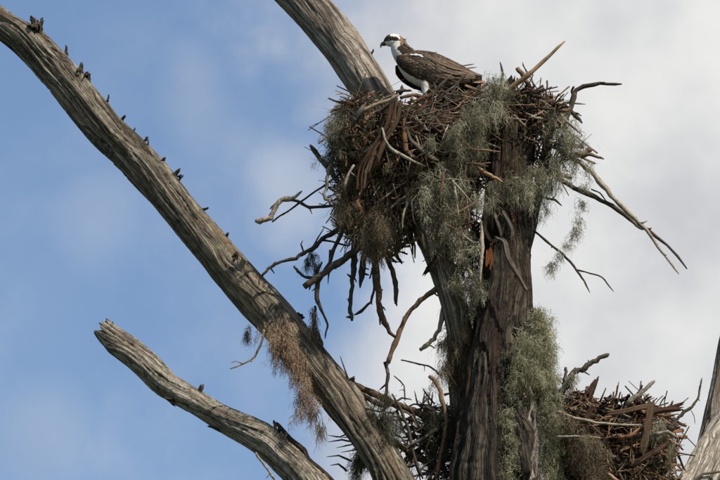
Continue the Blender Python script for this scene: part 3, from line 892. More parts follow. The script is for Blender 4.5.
# long sticks on the top rim, in front of the bird's feet
for rows, m_ in ((((400, 98), (412, 94), (424, 97), (440, 92)), M_STICK), (((428, 99), (440, 86), (452, 74)), M_DARK), (((436, 99), (455, 86), (468, 72)), M_DARK),
                 (((441, 103), (437, 92), (434, 83)), M_DARK), (((445, 104), (460, 96), (480, 88), (489, 84)), M_DARK), (((408, 103), (420, 99), (434, 95)), M_RED),
                 (((450, 101), (470, 95), (492, 91)), M_STICK), (((396, 92), (404, 90), (412, 91)), M_DARK), (((400, 95), (402, 89), (402, 85)), M_DARK),
                 (((466, 106), (480, 98), (496, 94)), M_RED), (((410, 110), (430, 104), (452, 106)), M_STICK), (((411, 100), (413, 94), (416, 97)), M_TANB)):
    ST([(a, b_, -.16 - .05 * random.random(), 1.7 if i < len(rows) - 1 else .9) for i, (a, b_) in enumerate(rows)], m_)
for k in range(34):      # bare sticks poking through the moss on the front
    x = rf_.uniform(404, 468); y = rf_.uniform(122, 240 - max(0, 440 - x) * .8)
    a = rf_.choice([rf_.uniform(-.6, .9), rf_.uniform(1.0, 2.2)]); L = rf_.uniform(14, 44); z = -.27 - .12 * (1 - abs(x - 440) / 60) * (y < 190) - rf_.uniform(0, .06)
    w_ = rf_.uniform(.6, 1.5)
    ST([(x, y, z, w_), (x + L * .5 * math.cos(a) + rf_.uniform(-3, 3), y + L * .5 * math.sin(a) + rf_.uniform(-3, 3), z - .03, w_ * .85), (x + L * math.cos(a), y + L * math.sin(a), z, w_ * .5)],
       rf_.choice([M_STICK, M_DARK, M_STICK, M_GREY]))
# rim sticks on the right
rr_ = random.Random(3)
for k in range(22):
    x = rr_.uniform(496, 562); y = 92 + (x - 490) * 0.22 + rr_.uniform(-4, 16)
    a = rr_.uniform(-0.5, 0.9); L = rr_.uniform(14, 34)
    ST([(x, y, rr_.uniform(-.2, .1), rr_.uniform(1, 2.2)), (x + L * .5 * math.cos(a) + rr_.uniform(-2, 2), y + L * .5 * math.sin(a) + rr_.uniform(-2, 2), rr_.uniform(-.2, .1), 1.4),
        (x + L * math.cos(a), y + L * math.sin(a), rr_.uniform(-.2, .1), .7)], rr_.choice([M_STICK, M_DARK, M_GREY, M_STICK, M_GREY]))

# ------------------------------------------------------------------ lower nest
c = PT(600, 480, 0.1)
nest2 = empty('osprey_nest', c, 'smaller stick nest of broken reddish bark low on the right behind the trunk', 'nest', 'stick nests in the dead tree')
blobsB = [(600, 440, 0.12, 52, 34, 60, 1.8, .1), (640, 455, 0.12, 36, 40, 50, 1.6, .25), (575, 425, 0.12, 34, 30, 45, .9, .1), (600, 490, 0.15, 66, 50, 60, 1.8, .3),
          (645, 425, .12, 26, 18, 40, .7, 0), (640, 495, .12, 40, 40, 40, .8, .3)]
fill_nest(nest2, blobsB, 2600, [(M_STICK, .46), (M_DARK, .16), (M_GREY, .10), (M_RED, .23), (M_TANB, .05)], 33, None, nmax=296)
core(nest2, blobsB[:4] + blobsB[5:], 19)
S2 = lambda rows, mat=M_DARK, tw=(), **k: px_tube('stick', rows, mat, nest2, 7, tw, **k)
S2([(556, 402, -.2, 3), (564, 388, -.2, 3.4), (570, 380, -.2, 3.2), (574, 372, -.2, 2.8), (582, 370, -.2, 2.6), (590, 364, -.2, 2.4), (600, 358, -.2, 2.4), (609, 354, -.2, 1.6)], M_DARK,
   [[(573, 373, -.2, 2), (576, 368, -.2, 1.6)], [(566, 384, -.2, 2.4), (566, 374, -.2, 1.8), (566, 367, -.2, 1.5)], [(590, 364, -.2, 1.5), (588, 360, -.2, .8)]], rough=.3)
S2([(589, 398, -.2, 3.2), (593, 388, -.2, 3.0), (597, 379, -.2, 1.4)], M_RED, flat=.5)
S2([(627, 404, -.2, 2.4), (640, 394, -.2, 2.4), (648, 387, -.2, 1.8), (655, 381, -.2, 1.8)], M_GREY)
S2([(625, 386, -.1, .6), (634, 396, -.1, .7), (646, 408, -.1, .8)], M_DARK)
S2([(600, 402, -.2, 1.2), (606, 388, -.2, 1)], M_DARK)
S2([(650, 410, -.2, 3.2), (664, 410, -.2, 2.6), (682, 404, -.2, 1.5)], M_RED, flat=.5)
S2([(648, 414, -.22, 2.8), (664, 410, -.22, 2.2), (681, 409, -.22, 1)], M_RED, flat=.5)
S2([(668, 431, -.15, 1.8), (676, 421, -.15, 1.8), (684, 412, -.15, 1.8), (692, 407, -.15, 1.5), (698, 399, -.15, 1.2), (700, 388, -.15, 1), (702, 378, -.15, .9)], M_DARK,
   [[(684, 412, -.15, 1.4), (682, 409, -.15, 1.0)], [(690, 409, -.15, .4), (694, 416, -.15, .4), (695, 424, -.15, .3)], [(698, 399, -.15, .7), (700, 401, -.15, .5)]])
S2([(652, 402, -.3, 2.3), (650, 415, -.32, 3.4), (647, 432, -.32, 3.0), (644, 445, -.31, 3.4), (642, 455, -.3, 1.2)], M_TANB, flat=.4, rough=.25)
S2([(558, 412, -.28, 1.5), (575, 418, -.3, 1.5), (596, 423, -.31, 1.4), (620, 425, -.31, 1.3), (643, 425, -.3, 1)], M_GREY)
S2([(556, 437, -.3, 1.2), (575, 436, -.3, 1.3), (600, 438, -.3, .9)], M_GREY)
S2([(632, 467, -.3, 2.2), (642, 460, -.32, 2.8), (655, 452, -.32, 2.4), (667, 444, -.3, 1.6)], M_RED, flat=.5)
S2([(606, 414, -.3, 2.2), (622, 412, -.32, 2.3), (640, 408, -.32, 2.3), (652, 406, -.3, 2)], M_TANB, flat=.4)
S2([(592, 408, -.3, 2.2), (586, 418, -.3, 2.2), (588, 430, -.3, 1)], M_RED, flat=.4)
S2([(655, 434, -.25, 2), (668, 432, -.25, 2), (676, 437, -.25, 1.4)], M_GREY)
S2([(618, 438, -.3, 2), (630, 436, -.3, 2.4), (640, 428, -.3, 1)], M_RED)
S2([(608, 474, -.3, 2), (616, 480, -.3, 2), (620, 486, -.3, 1)], M_TANB)
for k in range(16):
    x = rr_.uniform(600, 640); y = rr_.uniform(398, 412); a = rr_.uniform(-1.3, .1); L = rr_.uniform(8, 18)
    S2([(x, y, rr_.uniform(-.25, .1), 2), (x + L * .5 * math.cos(a), y + L * .5 * math.sin(a), rr_.uniform(-.2, 0), 1.5), (x + L * math.cos(a), y + L * math.sin(a), rr_.uniform(-.2, 0), .7)],
       rr_.choice([M_RED, M_STICK, M_DARK]), flat=.6)

hole = []
for k in range(14):
    a = k / 13 * 2 * math.pi
    hole.append((493 + 8.5 * math.cos(a) + rr_.uniform(-.8, .8), 222 + 19 * math.sin(a) + rr_.uniform(-1, 1), -.235 + .02 * math.cos(a), 2.2))
px_tube('hollow_rim', hole, M_TRUNK, tree, 8, slab=True)
hm, th_, hb = new_mat('hollow_shade_black', 0.95)  # black colour painted in for the shade inside the trunk hollow
th_.links.new(ramp(th_, mnoise(th_, th_.nodes.new('ShaderNodeNewGeometry').outputs['Position'], 60, 3), [(.4, (.004, .003, .002)), (.7, (.02, .012, .008))]), hb.inputs['Base Color'])
shade_lump = limb_mesh(to_world([(494, 204, -.18, 4), (493, 214, -.185, 7.5), (493, 224, -.19, 8), (494, 236, -.19, 6), (496, 243, -.18, 3)]), 28, .006, 5, lobe=.3, crack=.2, fine=.15, mats=[hm], name='hollow_shade')
link_obj('hollow_shade', shade_lump, tree)  # solid lump on the bark, nothing is carved out
# ------------------------------------------------------------------ brush tangled in the fork left of the trunk
c = PT(430, 480, 0.15)
brush = empty('dead_brush', c, 'dark tangle of dead twigs caught in the fork left of the trunk', 'brush')
TB = lambda rows, mat=M_DARK, tw=(), **k: px_tube('twig', rows, mat, brush, 6, tw, **k)
TB([(352, 382, .1, 2.4), (362, 389, .1, 3.2), (377, 395, .08, 3.6), (390, 402, .07, 3.6), (404, 408, .06, 3.8), (420, 413, .06, 3.8), (445, 420, .06, 4)], M_STICK)
TB([(362, 394, .08, 2.4), (372, 401, .08, 2.6), (382, 405, .07, 2.2), (392, 404, .07, 1.5)], M_STICK)
TB([(401, 360, .0, .7), (414, 363, 0, .8), (428, 366, 0, .9), (436, 371, 0, .9), (442, 378, 0, 1)], M_DARK)
TB([(429, 376, -.03, 1.6), (435, 381, -.03, 2.0), (440, 391, -.03, 2.2), (444, 405, -.03, 2.2), (447, 425, -.03, 2.0)], M_STICK, [[(444, 395, 0, 1.2), (455, 392, 0, 1)]])
TB([(446, 424, -.03, 1.8), (444, 440, -.03, 2.3), (441, 455, -.03, 2.3), (436, 478, -.03, 2.2)], M_RED)
TB([(385, 362, -.02, 2.0), (388, 374, -.02, 2.0), (387, 388, -.02, 1.6), (385, 403, 0, 1.6)], M_DARK, [[(387, 366, 0, 1.2), (389, 362, 0, .9)]])
TB([(394, 376, 0, .5), (400, 381, 0, .7), (404, 386, 0, .7), (405, 401, 0, .7)], M_DARK)
TB([(392, 394, 0, .8), (400, 408, 0, 1.4), (407, 425, 0, 1.8), (411, 445, 0, 1.6), (416, 462, 0, 1.5), (423, 479, 0, 1.5)], M_DARK)
TB([(360, 407, 0, 1), (380, 412, 0, .8), (402, 398, 0, 1), (412, 400, 0, .6)], M_DARK)
TB([(400, 436, -.05, .5), (407, 446, -.04, 1.0), (420, 440, 0, 2), (440, 428, 0, 2.4)], M_DARK)
TB([(392, 440, .1, 3), (405, 450, .1, 3), (420, 458, .1, 3.4), (440, 470, .1, 3)], M_DARK)
rb = random.Random(12)
for k in range(230):
    x = 392 + 70 * rb.random() ** .6; y = rb.gauss(442, 26) - 0.1 * (x - 420)
    if y < 398 + (462 - x) * .15 or y > 500:
        continue
    a = rb.uniform(-math.pi, math.pi); L = rb.uniform(12, 38); b2 = a + rb.uniform(-.7, .7)
    z = rb.uniform(0, .3)
    TB([(x, y, z, rb.uniform(.8, 1.7)), (x + L * .5 * math.cos(a), y + L * .5 * math.sin(a), z + rb.uniform(-.05, .05), 1),
        (x + L * .5 * (math.cos(a) + math.cos(b2)), y + L * .5 * (math.sin(a) + math.sin(b2)), z, .45)], rb.choice([M_DARK, M_DARK, M_STICK]))
for k in range(8):       # fine twigs poking out on the left of the limb
    x = rb.uniform(345, 372); y = rb.uniform(430, 478); a = math.pi + rb.uniform(-.5, .6); L = rb.uniform(12, 34)
    TB([(x, y, .25, 1.1), (x + L * .5 * math.cos(a), y + L * .5 * math.sin(a) + rb.uniform(-3, 3), .24, .8), (x + L * math.cos(a), y + L * math.sin(a) * .6, .23, .4)], M_DARK)

# ------------------------------------------------------------------ moss
def moss(label, anchors, n, length, mat, curl=0.85, grav=0.38, width=0.46, hang=26, thick=2.4, per=75, name='spanish_moss', seed=1, segs=11, group=None, parent=None):
    """anchors: rows (px,py,y,sx,sy,sz px,weight) or a polyline sampled between rows when weight<0"""
    n = int(n * 1.3); length = length * 1.3; width = min(width, .46)
    r = np.random.default_rng(seed)
    A = np.array(anchors, float)
    w = A[:, 6] / A[:, 6].sum()
    ci = r.choice(len(A), n, p=w)
    cen = np.array([PT(a[0], a[1], a[2]) for a in A])
    g = r.normal(0, 1, (n, 3))
    # clumping
    ncl = max(5, n // per)
    cl = r.normal(0, 1, (ncl, 3))
    cid = r.integers(0, ncl, n)
    # every tuft is a wandering, tapering string hung from its anchor
    cci = r.choice(len(A), ncl, p=w)
    c0 = cen[cci] + cl * A[cci][:, [3, 5, 4]] / PXM
    K = 8
    hl = hang / PXM * r.uniform(0.25, 1.5, ncl)
    dd = r.normal(0, .5, (ncl, 3)); dd[:, 2] -= .7
    sp = [c0]
    for k in range(K):
        dd = dd * .7 + r.normal(0, .28, (ncl, 3)); dd[:, 2] -= .28
        dd /= np.linalg.norm(dd, axis=1)[:, None]
        sp.append(sp[-1] + dd * (hl / K)[:, None])
    sp = np.stack(sp, 1)
    tt_ = r.uniform(0, 1, n) ** 1.25 * K * .999
    i0 = tt_.astype(int); fr = (tt_ - i0)[:, None]
    p = sp[cid, i0] * (1 - fr) + sp[cid, i0 + 1] * fr
    tap = (1.15 - tt_ / K)[:, None]
    p = p + g * tap * thick / PXM
    d = r.normal(0, 1, (n, 3)); d /= np.linalg.norm(d, axis=1)[:, None]
    L = length / PXM * r.uniform(0.4, 1.3, n) * (0.35 + .65 * tap[:, 0])
    step = (L / segs)[:, None]
    pts = [p]
    for k in range(segs):
        d = d * 0.75 + r.normal(0, curl, (n, 3)) * 0.6
        d[:, 2] -= grav
        d /= np.linalg.norm(d, axis=1)[:, None]
        p = p + d * step
        pts.append(p)
    P = np.stack(pts, 1)                       # n, segs+1, 3
    T = np.gradient(P, axis=1)
    rv = r.normal(0, 1, (n, 1, 3))
    S = np.cross(T, rv); S /= (np.linalg.norm(S, axis=2)[..., None] + 1e-9)
    wd = (width / PXM * 0.5) * np.linspace(1, 0.35, segs + 1)[None, :, None] * r.uniform(.6, 1.3, (n, 1, 1))
    V = np.stack([P - S * wd, P + S * wd], 2)   # n, s+1, 2, 3
    idx = np.arange(n * (segs + 1) * 2).reshape(n, segs + 1, 2)
    q = np.stack([idx[:, :-1, 0], idx[:, :-1, 1], idx[:, 1:, 1], idx[:, 1:, 0]], -1).reshape(-1, 4)
    tone = np.clip(r.uniform(-.25, 1, ncl)[cid] * .65 + r.uniform(0, 1, n) * .45, 0, 1)
    tone = np.repeat(tone, (segs + 1) * 2)
    me = make_mesh(name, V.reshape(-1, 3), q, None, [mat], False, {'tone': tone})
    o = link_obj(name, me, parent)
    if parent is None:
        o.location = (0, 0, 0)
        tag(o, label, 'moss', 'hanging moss in the dead tree')
    return o


def chain(pts, y, s, w=1.0, k=6, sz=None):
    """dense anchors along a px polyline"""
    P = np.array([[a[0], a[1]] for a in pts], float)
    out = []
    for t in np.linspace(0, len(P) - 1, k * (len(P) - 1)):
        i = min(int(t), len(P) - 2)
        p = P[i] + (P[i + 1] - P[i]) * (t - i)
        yy = y[i] + (y[i + 1] - y[i]) * (t - i) if isinstance(y, (list, tuple)) else y
        out.append((p[0], p[1], yy, s, s, sz or s, w))
    return out


moss('rounded grey-green moss tuft piled on the nest rim behind the bird tail', chain([(497, 84), (486, 100), (470, 122)], [-.22, -.28, -.32], 6) + [(498, 82, -.2, 6, 5, 8, 3)], 2600, 17, M_MOSS, seed=1)
moss('broad moss sheet hanging down the right middle of the big nest front', chain([(468, 120), (452, 150), (440, 178), (432, 205)], -.34, 9) + chain([(470, 150), (470, 175), (450, 200)], -.30, 8), 2300, 18, M_MOSS, seed=2)
moss('moss swag looped across the trunk just below the nest top', chain([(440, 205), (470, 190), (505, 186), (535, 178), (556, 165)], [-.22, -.24, -.24, -.2, -.15], 5), 1900, 17, M_MOSS, seed=3)
moss('feathery moss curtain along the right edge of the big nest', chain([(562, 112), (566, 140), (562, 170), (550, 190)], -.12, 7) + chain([(544, 112), (558, 130)], -.10, 5), 1500, 18, M_MOSS, seed=4)
moss('thin dangling moss string on the far right below the bent stick', chain([(590, 152), (585, 185), (580, 212), (574, 236), (560, 252), (549, 270)], -.10, 1.6, 1, 8), 520, 13, M_MOSS, width=.7, hang=9, thick=1, per=16, seed=5)
moss('pale moss fringe on the left end of the big nest', chain([(352, 104), (338, 112), (332, 130), (331, 155)], -.1, 5) + chain([(345, 112), (340, 130)], -.22, 5), 1500, 13, M_MOSS, seed=6)
moss('brown-grey moss beard hanging from the bottom left of the big nest', chain([(370, 205), (376, 225), (380, 243)], -.2, 7) + chain([(350, 180), (345, 215)], -.16, 6), 2600, 20, M_MOSSB, grav=.6, seed=7)
moss('moss mass over the shadowed nest underside left of the trunk', chain([(440, 205), (458, 230), (463, 255)], -.18, 8) + chain([(462, 215), (468, 250), (470, 285)], -.16, 7), 1900, 18, M_MOSS, seed=8)
moss('grey moss veil on the inner limb showing left of the trunk', chain([(456, 285), (459, 310), (454, 340), (446, 372)], [.05, .03, .02, 0], 5) + chain([(470, 300), (462, 345)], 0, 7), 2200, 20, M_MOSSB, grav=.6, seed=9)
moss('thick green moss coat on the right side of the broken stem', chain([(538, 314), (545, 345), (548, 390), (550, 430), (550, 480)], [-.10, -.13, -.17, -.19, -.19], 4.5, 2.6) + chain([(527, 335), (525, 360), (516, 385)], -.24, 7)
     + chain([(535, 335), (533, 360), (534, 388)], -.2, 8, .9) + chain([(510, 400), (506, 440), (507, 480)], [-.22, -.24, -.24], 4, .9) + chain([(554, 400), (556, 480)], -.16, 3, 1.2), 19000, 9, M_MOSSG, grav=.25, hang=14, thick=2.4, per=30, seed=10)
moss('rust-brown moss beard wrapped over the long left limb', chain([(282, 318), (284, 338), (291, 358)], .02, 6, 1.2) + chain([(275, 328), (288, 345), (300, 370), (303, 388), (310, 404)], [-.0, -.03, -.05, -.06, -.06], 4.2, 1.2), 3400, 13, M_MOSSR, grav=.5, per=45, seed=11)
moss('wispy brown moss threads trailing under the rust-brown beard', chain([(312, 405), (319, 415), (321, 430)], -.06, 1.8), 130, 20, M_MOSSB, grav=1.0, width=.7, hang=8, thick=.8, per=12, seed=12)
moss('small dark moss clump hung on the long twig left of the nest', chain([(313, 252), (313, 266)], 0, 2.6), 260, 14, M_MOSSD, grav=.7, width=.7, hang=8, thick=1.2, per=25, seed=13)
moss('narrow dark moss wisp on the lowest dangling twig', chain([(315, 306), (314, 330)], 0, 1.8), 260, 12, M_MOSSD, grav=.7, width=.7, hang=8, thick=1.2, per=25, seed=14)
moss('tiny dark moss wisp under the long limb beside the rust-brown beard', chain([(252, 322), (246, 336)], .12, 2), 110, 12, M_MOSSD, grav=.6, width=.7, hang=8, thick=1.2, per=25, seed=15)
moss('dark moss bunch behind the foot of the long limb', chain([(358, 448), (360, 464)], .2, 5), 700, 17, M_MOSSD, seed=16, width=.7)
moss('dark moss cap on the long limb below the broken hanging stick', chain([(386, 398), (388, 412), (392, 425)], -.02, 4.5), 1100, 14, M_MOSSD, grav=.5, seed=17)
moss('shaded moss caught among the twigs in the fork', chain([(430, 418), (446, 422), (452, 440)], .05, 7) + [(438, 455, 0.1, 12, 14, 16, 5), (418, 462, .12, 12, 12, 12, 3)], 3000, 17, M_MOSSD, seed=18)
moss('dry brown moss on the left shoulder of the smaller nest', chain([(566, 425), (582, 436), (592, 450)], -.26, 8) + chain([(590, 460), (604, 470)], -.26, 6), 2000, 18, M_MOSSB, seed=19, width=.7)
moss('light moss wisps on the right side of the smaller nest', chain([(655, 418), (664, 430), (668, 450)], -.16, 3), 420, 11, M_MOSS, seed=20, width=.7)
moss('moss strands clinging to the trunk top beside the splinters', chain([(515, 105), (517, 130), (513, 165)], -.17, 2), 260, 15, M_MOSSB, grav=.7, seed=21)
moss('dark moss on the bent stick rising from the smaller nest', chain([(558, 396), (570, 382), (575, 374)], -.22, 2.5), 360, 9, M_MOSS, hang=8, thick=1.2, per=25, seed=22)

moss('shaggy brown fibre litter matted over the left face of the big nest', [(352, 140, -.12, 14, 22, 10, 1), (378, 150, -.24, 16, 24, 6, 1), (350, 185, -.08, 13, 22, 12, 1.2),
     (385, 190, -.14, 16, 20, 6, 1), (365, 215, -.08, 14, 12, 10, 1), (410, 180, -.26, 16, 18, 6, .8)], 2000, 15, M_MOSSB, grav=.6, seed=31)
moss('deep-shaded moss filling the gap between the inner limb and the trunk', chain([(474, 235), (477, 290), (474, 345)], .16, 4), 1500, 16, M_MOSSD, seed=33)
# ------------------------------------------------------------------ osprey
KM = 1.0 / (5.33 * PXM)
CP, SP = math.cos(PITCH), math.sin(PITCH)
foot = PT(370 + 300 / 5.33, 20 + 410 / 5.33, -0.10)
bird = empty('osprey', foot, 'osprey with white head and dark eye stripe standing on the big nest facing left', 'bird')


def BP(zx, zy, Y):
    """bird-plan point (side-view plan units, Y towards +away) in world"""
    return foot + np.array([(zx - 300), Y, ((410 - zy) + Y * SP) / CP]) * KM


def bcol_mat(name, rough=.8, bs=0.004, sc=140):
    m_, t, b = new_mat(name, rough)
    a = t.nodes.new('ShaderNodeAttribute'); a.attribute_name = 'pigment'
    geo_ = t.nodes.new('ShaderNodeNewGeometry').outputs['Position']
    n = mnoise(t, geo_, sc, 3, .6)
    c_ = mixc(t, 1.0, a.outputs['Color'], mixc(t, n, (.72, .72, .72), (1.2, 1.2, 1.2)), 'MULTIPLY')
    t.links.new(c_, b.inputs['Base Color'])
    bump(t, b, n, .6, bs)
    return m_


M_BODY = bcol_mat('plumage')
M_FEA = bcol_mat('flight_feather', .6, .001, 90)

BROWN = np.array([.022, .014, .009]); MIDB = np.array([.125, .075, .042]); PALE = np.array([.38, .26, .165])
WHITE = np.array([.60, .575, .53]); TAWNY = np.array([.20, .115, .062])

# body, neck and head: one lofted skin.  rows: zx, zy, half height, half width
secs = np.array([(74, 114, 6, 6), (80, 112, 17, 13), (92, 109, 27, 21), (110, 105, 34, 28), (132, 106, 36, 31), (147, 119, 40, 33), (155, 141, 46, 37),
                 (168, 166, 53, 44), (192, 196, 60, 54), (225, 235, 74, 64), (272, 268, 80, 68), (330, 292, 76, 66), (390, 305, 62, 58), (445, 314, 46, 50),
                 (505, 320, 28, 40), (545, 322, 14, 26)], float)
NS, NUB = 150, 72
ss = np.linspace(0, len(secs) - 1, NS)
SB = catmull(secs, ss)
C2 = SB[:, :2]
T2 = np.gradient(C2, axis=0); T2 /= np.linalg.norm(T2, axis=1)[:, None]
N2 = np.stack([T2[:, 1], -T2[:, 0]], 1)            # dorsal side (up in the picture)
th = np.linspace(0, 2 * np.pi, NUB, endpoint=False)
V = []; colr = []
for i in range(NS):
    for a in th:
        h, w_ = SB[i, 2], SB[i, 3]
        dz = math.cos(a) * h; dy = math.sin(a) * w_
        x = C2[i, 0] + N2[i, 0] * dz; z = C2[i, 1] + N2[i, 1] * dz
        rr = 1 + .02 * noise3(x * .05, z * .05, dy * .05, 2) + .015 * noise3(x * .16, z * .16, dy * .16, 3)
        x = C2[i, 0] + N2[i, 0] * dz * rr; z = C2[i, 1] + N2[i, 1] * dz * rr
        p0 = foot + np.array([x - 300, dy * rr, (410 - z) / CP]) * KM
        V.append(p0)
        nz = float(noise3(x * .09, z * .09, dy * .09, 5)) * 6
        ca = math.cos(a)
        s_ = i / NS
        cc = WHITE * (1 + .05 * nz / 6)
        if i > 62:                                  # body: dark back and flanks above, white below
            if ca > -0.35 + nz * .02:
                cc = BROWN * 1.3
        elif i > 48:                                # nape and neck: brown behind, white in front
            if ca > 0.10 + nz * .03:
                cc = MIDB if nz < 1 else TAWNY
        else:                                       # head
            band = z - (100 + max(0, x - 95) * 0.10 + max(0, x - 140) * .75)
            if x > 78 and -11 - max(0, 112 - x) * .45 < band + nz * .6 < 14 + max(0, x - 140) * .30:
                cc = BROWN * 0.8
            elif x < 106 and z < 114:
                cc = BROWN * 1.1                    # dark lores and forehead
            elif x > 158 and z < 105:
                cc = MIDB if nz > -1 else WHITE * .8
            elif z < 78 and x < 125:
                cc = TAWNY if nz > 1.5 else WHITE
            if z < 90 and nz > 3.0:
                cc = MIDB
        colr.append(list(cc) + [1])
V = np.array(V)
idx = np.arange(NS * NUB).reshape(NS, NUB)
q = np.stack([idx[:-1], idx[1:], np.roll(idx[1:], -1, 1), np.roll(idx[:-1], -1, 1)], -1).reshape(-1, 4)
t = []
b0 = len(V)
V = np.vstack([V, V[idx[0]].mean(0)[None], V[idx[-1]].mean(0)[None]])
colr += [colr[0], colr[-1]]
for j in range(NUB):
    t += [[idx[0][j], idx[0][(j + 1) % NUB], b0], [idx[-1][(j + 1) % NUB], idx[-1][j], b0 + 1]]
link_obj('body', make_mesh('body', V, q, np.array(t), [M_BODY], True, {'pigment': np.array(colr)}), bird)


def simple_mat(name, colr_, rough=.4, spec=.5):
    m_, t_, b_ = new_mat(name, rough)
    g_ = t_.nodes.new('ShaderNodeNewGeometry').outputs['Position']
    n_ = mnoise(t_, g_, 200, 2)
    t_.links.new(mixc(t_, n_, tuple(x * .85 for x in colr_), tuple(min(1, x * 1.15) for x in colr_)), b_.inputs['Base Color'])
    b_.inputs['Specular IOR Level'].default_value = spec
    return m_


M_BEAK = simple_mat('horn_black_beak', (.022, .022, .025), .35)
M_IRIS = simple_mat('yellow_iris', (.24, .13, .02), .2)
M_PUP = simple_mat('black_pupil', (.008, .008, .008), .08)
M_FOOT = simple_mat('pale_scaly_foot', (.30, .32, .30), .6)
M_CLAW = simple_mat('black_claw', (.02, .02, .02), .4)


def bird_tube(name, rows, mat, parent, sides=10, flat=1.0, pig=None):
    P = np.array(rows, float)
    n = len(P) * 4
    P = catmull(P, np.linspace(0, len(P) - 1, n))
    C_ = np.array([BP(a[0], a[1], a[2]) for a in P])
    V_, q_, t_ = tube_arrays(C_, np.maximum(P[:, 3], .4) * KM, sides, flat)
    at = {'pigment': np.tile(np.array(list(pig) + [1.0]), (len(V_), 1))} if pig is not None else None
    return link_obj(name, make_mesh(name, V_, q_, t_, [mat], True, at), parent)


beak = bird_tube('beak', [(84, 116, 0, 12.5), (76, 118, 0, 11.5), (68, 120, 0, 9.5), (61, 126, 0, 7), (57, 135, 0, 4.6), (57, 146, 0, 1.2)], M_BEAK, bird, 12, .72)
bird_tube('lower_beak', [(84, 126, 0, 7), (74, 129, 0, 5), (66, 133, 0, 2.5)], M_BEAK, bird, 10, .9)


def ball(name, c_, r_, mat, parent, flat=1.0):
    nu_, nv = 18, 12
    ph = np.linspace(.05, np.pi - .05, nv)[:, None]; t_ = np.linspace(0, 2 * np.pi, nu_, endpoint=False)[None]
    d = np.stack([np.sin(ph) * np.cos(t_), (np.cos(ph) + 0 * t_) * flat, np.sin(ph) * np.sin(t_)], -1)
    V_ = (c_ + d * r_).reshape(-1, 3)
    ix = np.arange(nu_ * nv).reshape(nv, nu_)
    q_ = np.stack([ix[:-1], ix[1:], np.roll(ix[1:], -1, 1), np.roll(ix[:-1], -1, 1)], -1).reshape(-1, 4)
    b_ = len(V_)
    V_ = np.vstack([V_, V_[ix[0]].mean(0)[None], V_[ix[-1]].mean(0)[None]])
    tt = []
    for j in range(nu_):
        tt += [[ix[0][j], b_, ix[0][(j + 1) % nu_]], [ix[-1][j], ix[-1][(j + 1) % nu_], b_ + 1]]
    return link_obj(name, make_mesh(name, V_, q_, np.array(tt), [mat]), parent)


for sy in (-1, 1):
    e = ball('eye', BP(98, 104, sy * 21.5), 5.0 * KM, M_IRIS, bird, .8)
    ball('pupil', BP(97.4, 104, sy * 23.0), 4.1 * KM, M_PUP, e, .8)


# feather blade: unit length along +X, unit half-width, slightly cupped, with pale edge
def feather_mesh(kind):
    nl, nw = 8, 5
    V_, c_ = [], []
    for i in range(nl):
        u = i / (nl - 1)
        wdt = {'covert': (0.55 + .45 * math.sin(u * 2.4)) * math.sqrt(max(0.02, 1 - u ** 4)),
               'long': min(1, .2 + u * 2.6) * math.sqrt(max(0.03, 1 - max(0, (u - .55) / .45) ** 2.2)),
               'tuft': (1 - u) ** .7 + .05, 'tail': (.75 + .25 * u) * math.sqrt(max(.15, 1 - u ** 10))}[kind]
        for j in range(nw):
            v = j / (nw - 1) * 2 - 1
            V_.append((u - (.04 * v * v if u > .8 else 0), v * wdt * .5, -.06 * v * v * wdt - .02 * u * u))
            edge = max(u ** 7, abs(v) ** 7 * .5)
            if kind == 'covert':
                cc = MIDB * .30 * (1 - edge) + PALE * edge * 1.1
            elif kind == 'dark':
                cc = BROWN
            elif kind == 'long':
                cc = (MIDB * .62 + TAWNY * .10) * (1 - edge * .45) + PALE * edge * .45
                if abs(v) < .1: cc = BROWN
            elif kind == 'tail':
                bandv = .5 + .5 * math.sin(u * 26)
                cc = MIDB * 1.1 * (1 - bandv * .6) + PALE * bandv * .6
                cc = cc * (1 - edge) + PALE * edge
            else:
                cc = MIDB
            c_.append(list(cc) + [1])
    ix = np.arange(nl * nw).reshape(nl, nw)
    q_ = np.stack([ix[:-1, :-1], ix[1:, :-1], ix[1:, 1:], ix[:-1, 1:]], -1).reshape(-1, 4)
    # thin underside so the blade has two faces
    V_ = np.array(V_); U_ = V_.copy(); U_[:, 2] -= .025
    b_ = len(V_)
    V_ = np.vstack([V_, U_]); c_ = c_ + c_
    q_ = np.vstack([q_, q_[:, ::-1] + b_])
    return make_mesh('feather', V_, q_, None, [M_FEA], True, {'pigment': np.array(c_)})


FM = {k: feather_mesh(k) for k in ('covert', 'long', 'tuft', 'tail')}
DARKC = FM['covert'].copy()
a_ = DARKC.attributes['pigment']
buf = np.zeros(len(a_.data) * 4, dtype=np.float32); a_.data.foreach_get('color', buf)
buf = buf.reshape(-1, 4); buf[:, :3] *= .35; a_.data.foreach_set('color', buf.ravel())
FM['dark'] = DARKC
WHT = FM['covert'].copy()
a_ = WHT.attributes['pigment']
buf[:, :3] = WHITE * .95; a_.data.foreach_set('color', buf.ravel())
FM['white'] = WHT


def feather(kind, p, direction, normal, L, W, parent, name='feather'):
    x = Vector(direction).normalized()
    n = Vector(normal); n = (n - x * n.dot(x)).normalized()
    y = n.cross(x)
    M4 = Matrix(((x.x, y.x, n.x, 0), (x.y, y.y, n.y, 0), (x.z, y.z, n.z, 0), (0, 0, 0, 1)))
    M4 = M4 @ Matrix.Diagonal((L * KM, W * KM, W * KM, 1))
    M4.translation = Vector(p) - Vector(bird.location)
    o = bpy.data.objects.new(name, FM[kind])
    col.objects.link(o)
    o.parent = parent
    if parent is bird:
        o.matrix_basis = M4
    else:
        o.matrix_basis = M4          # wings and tail sit at the bird's origin
    return o


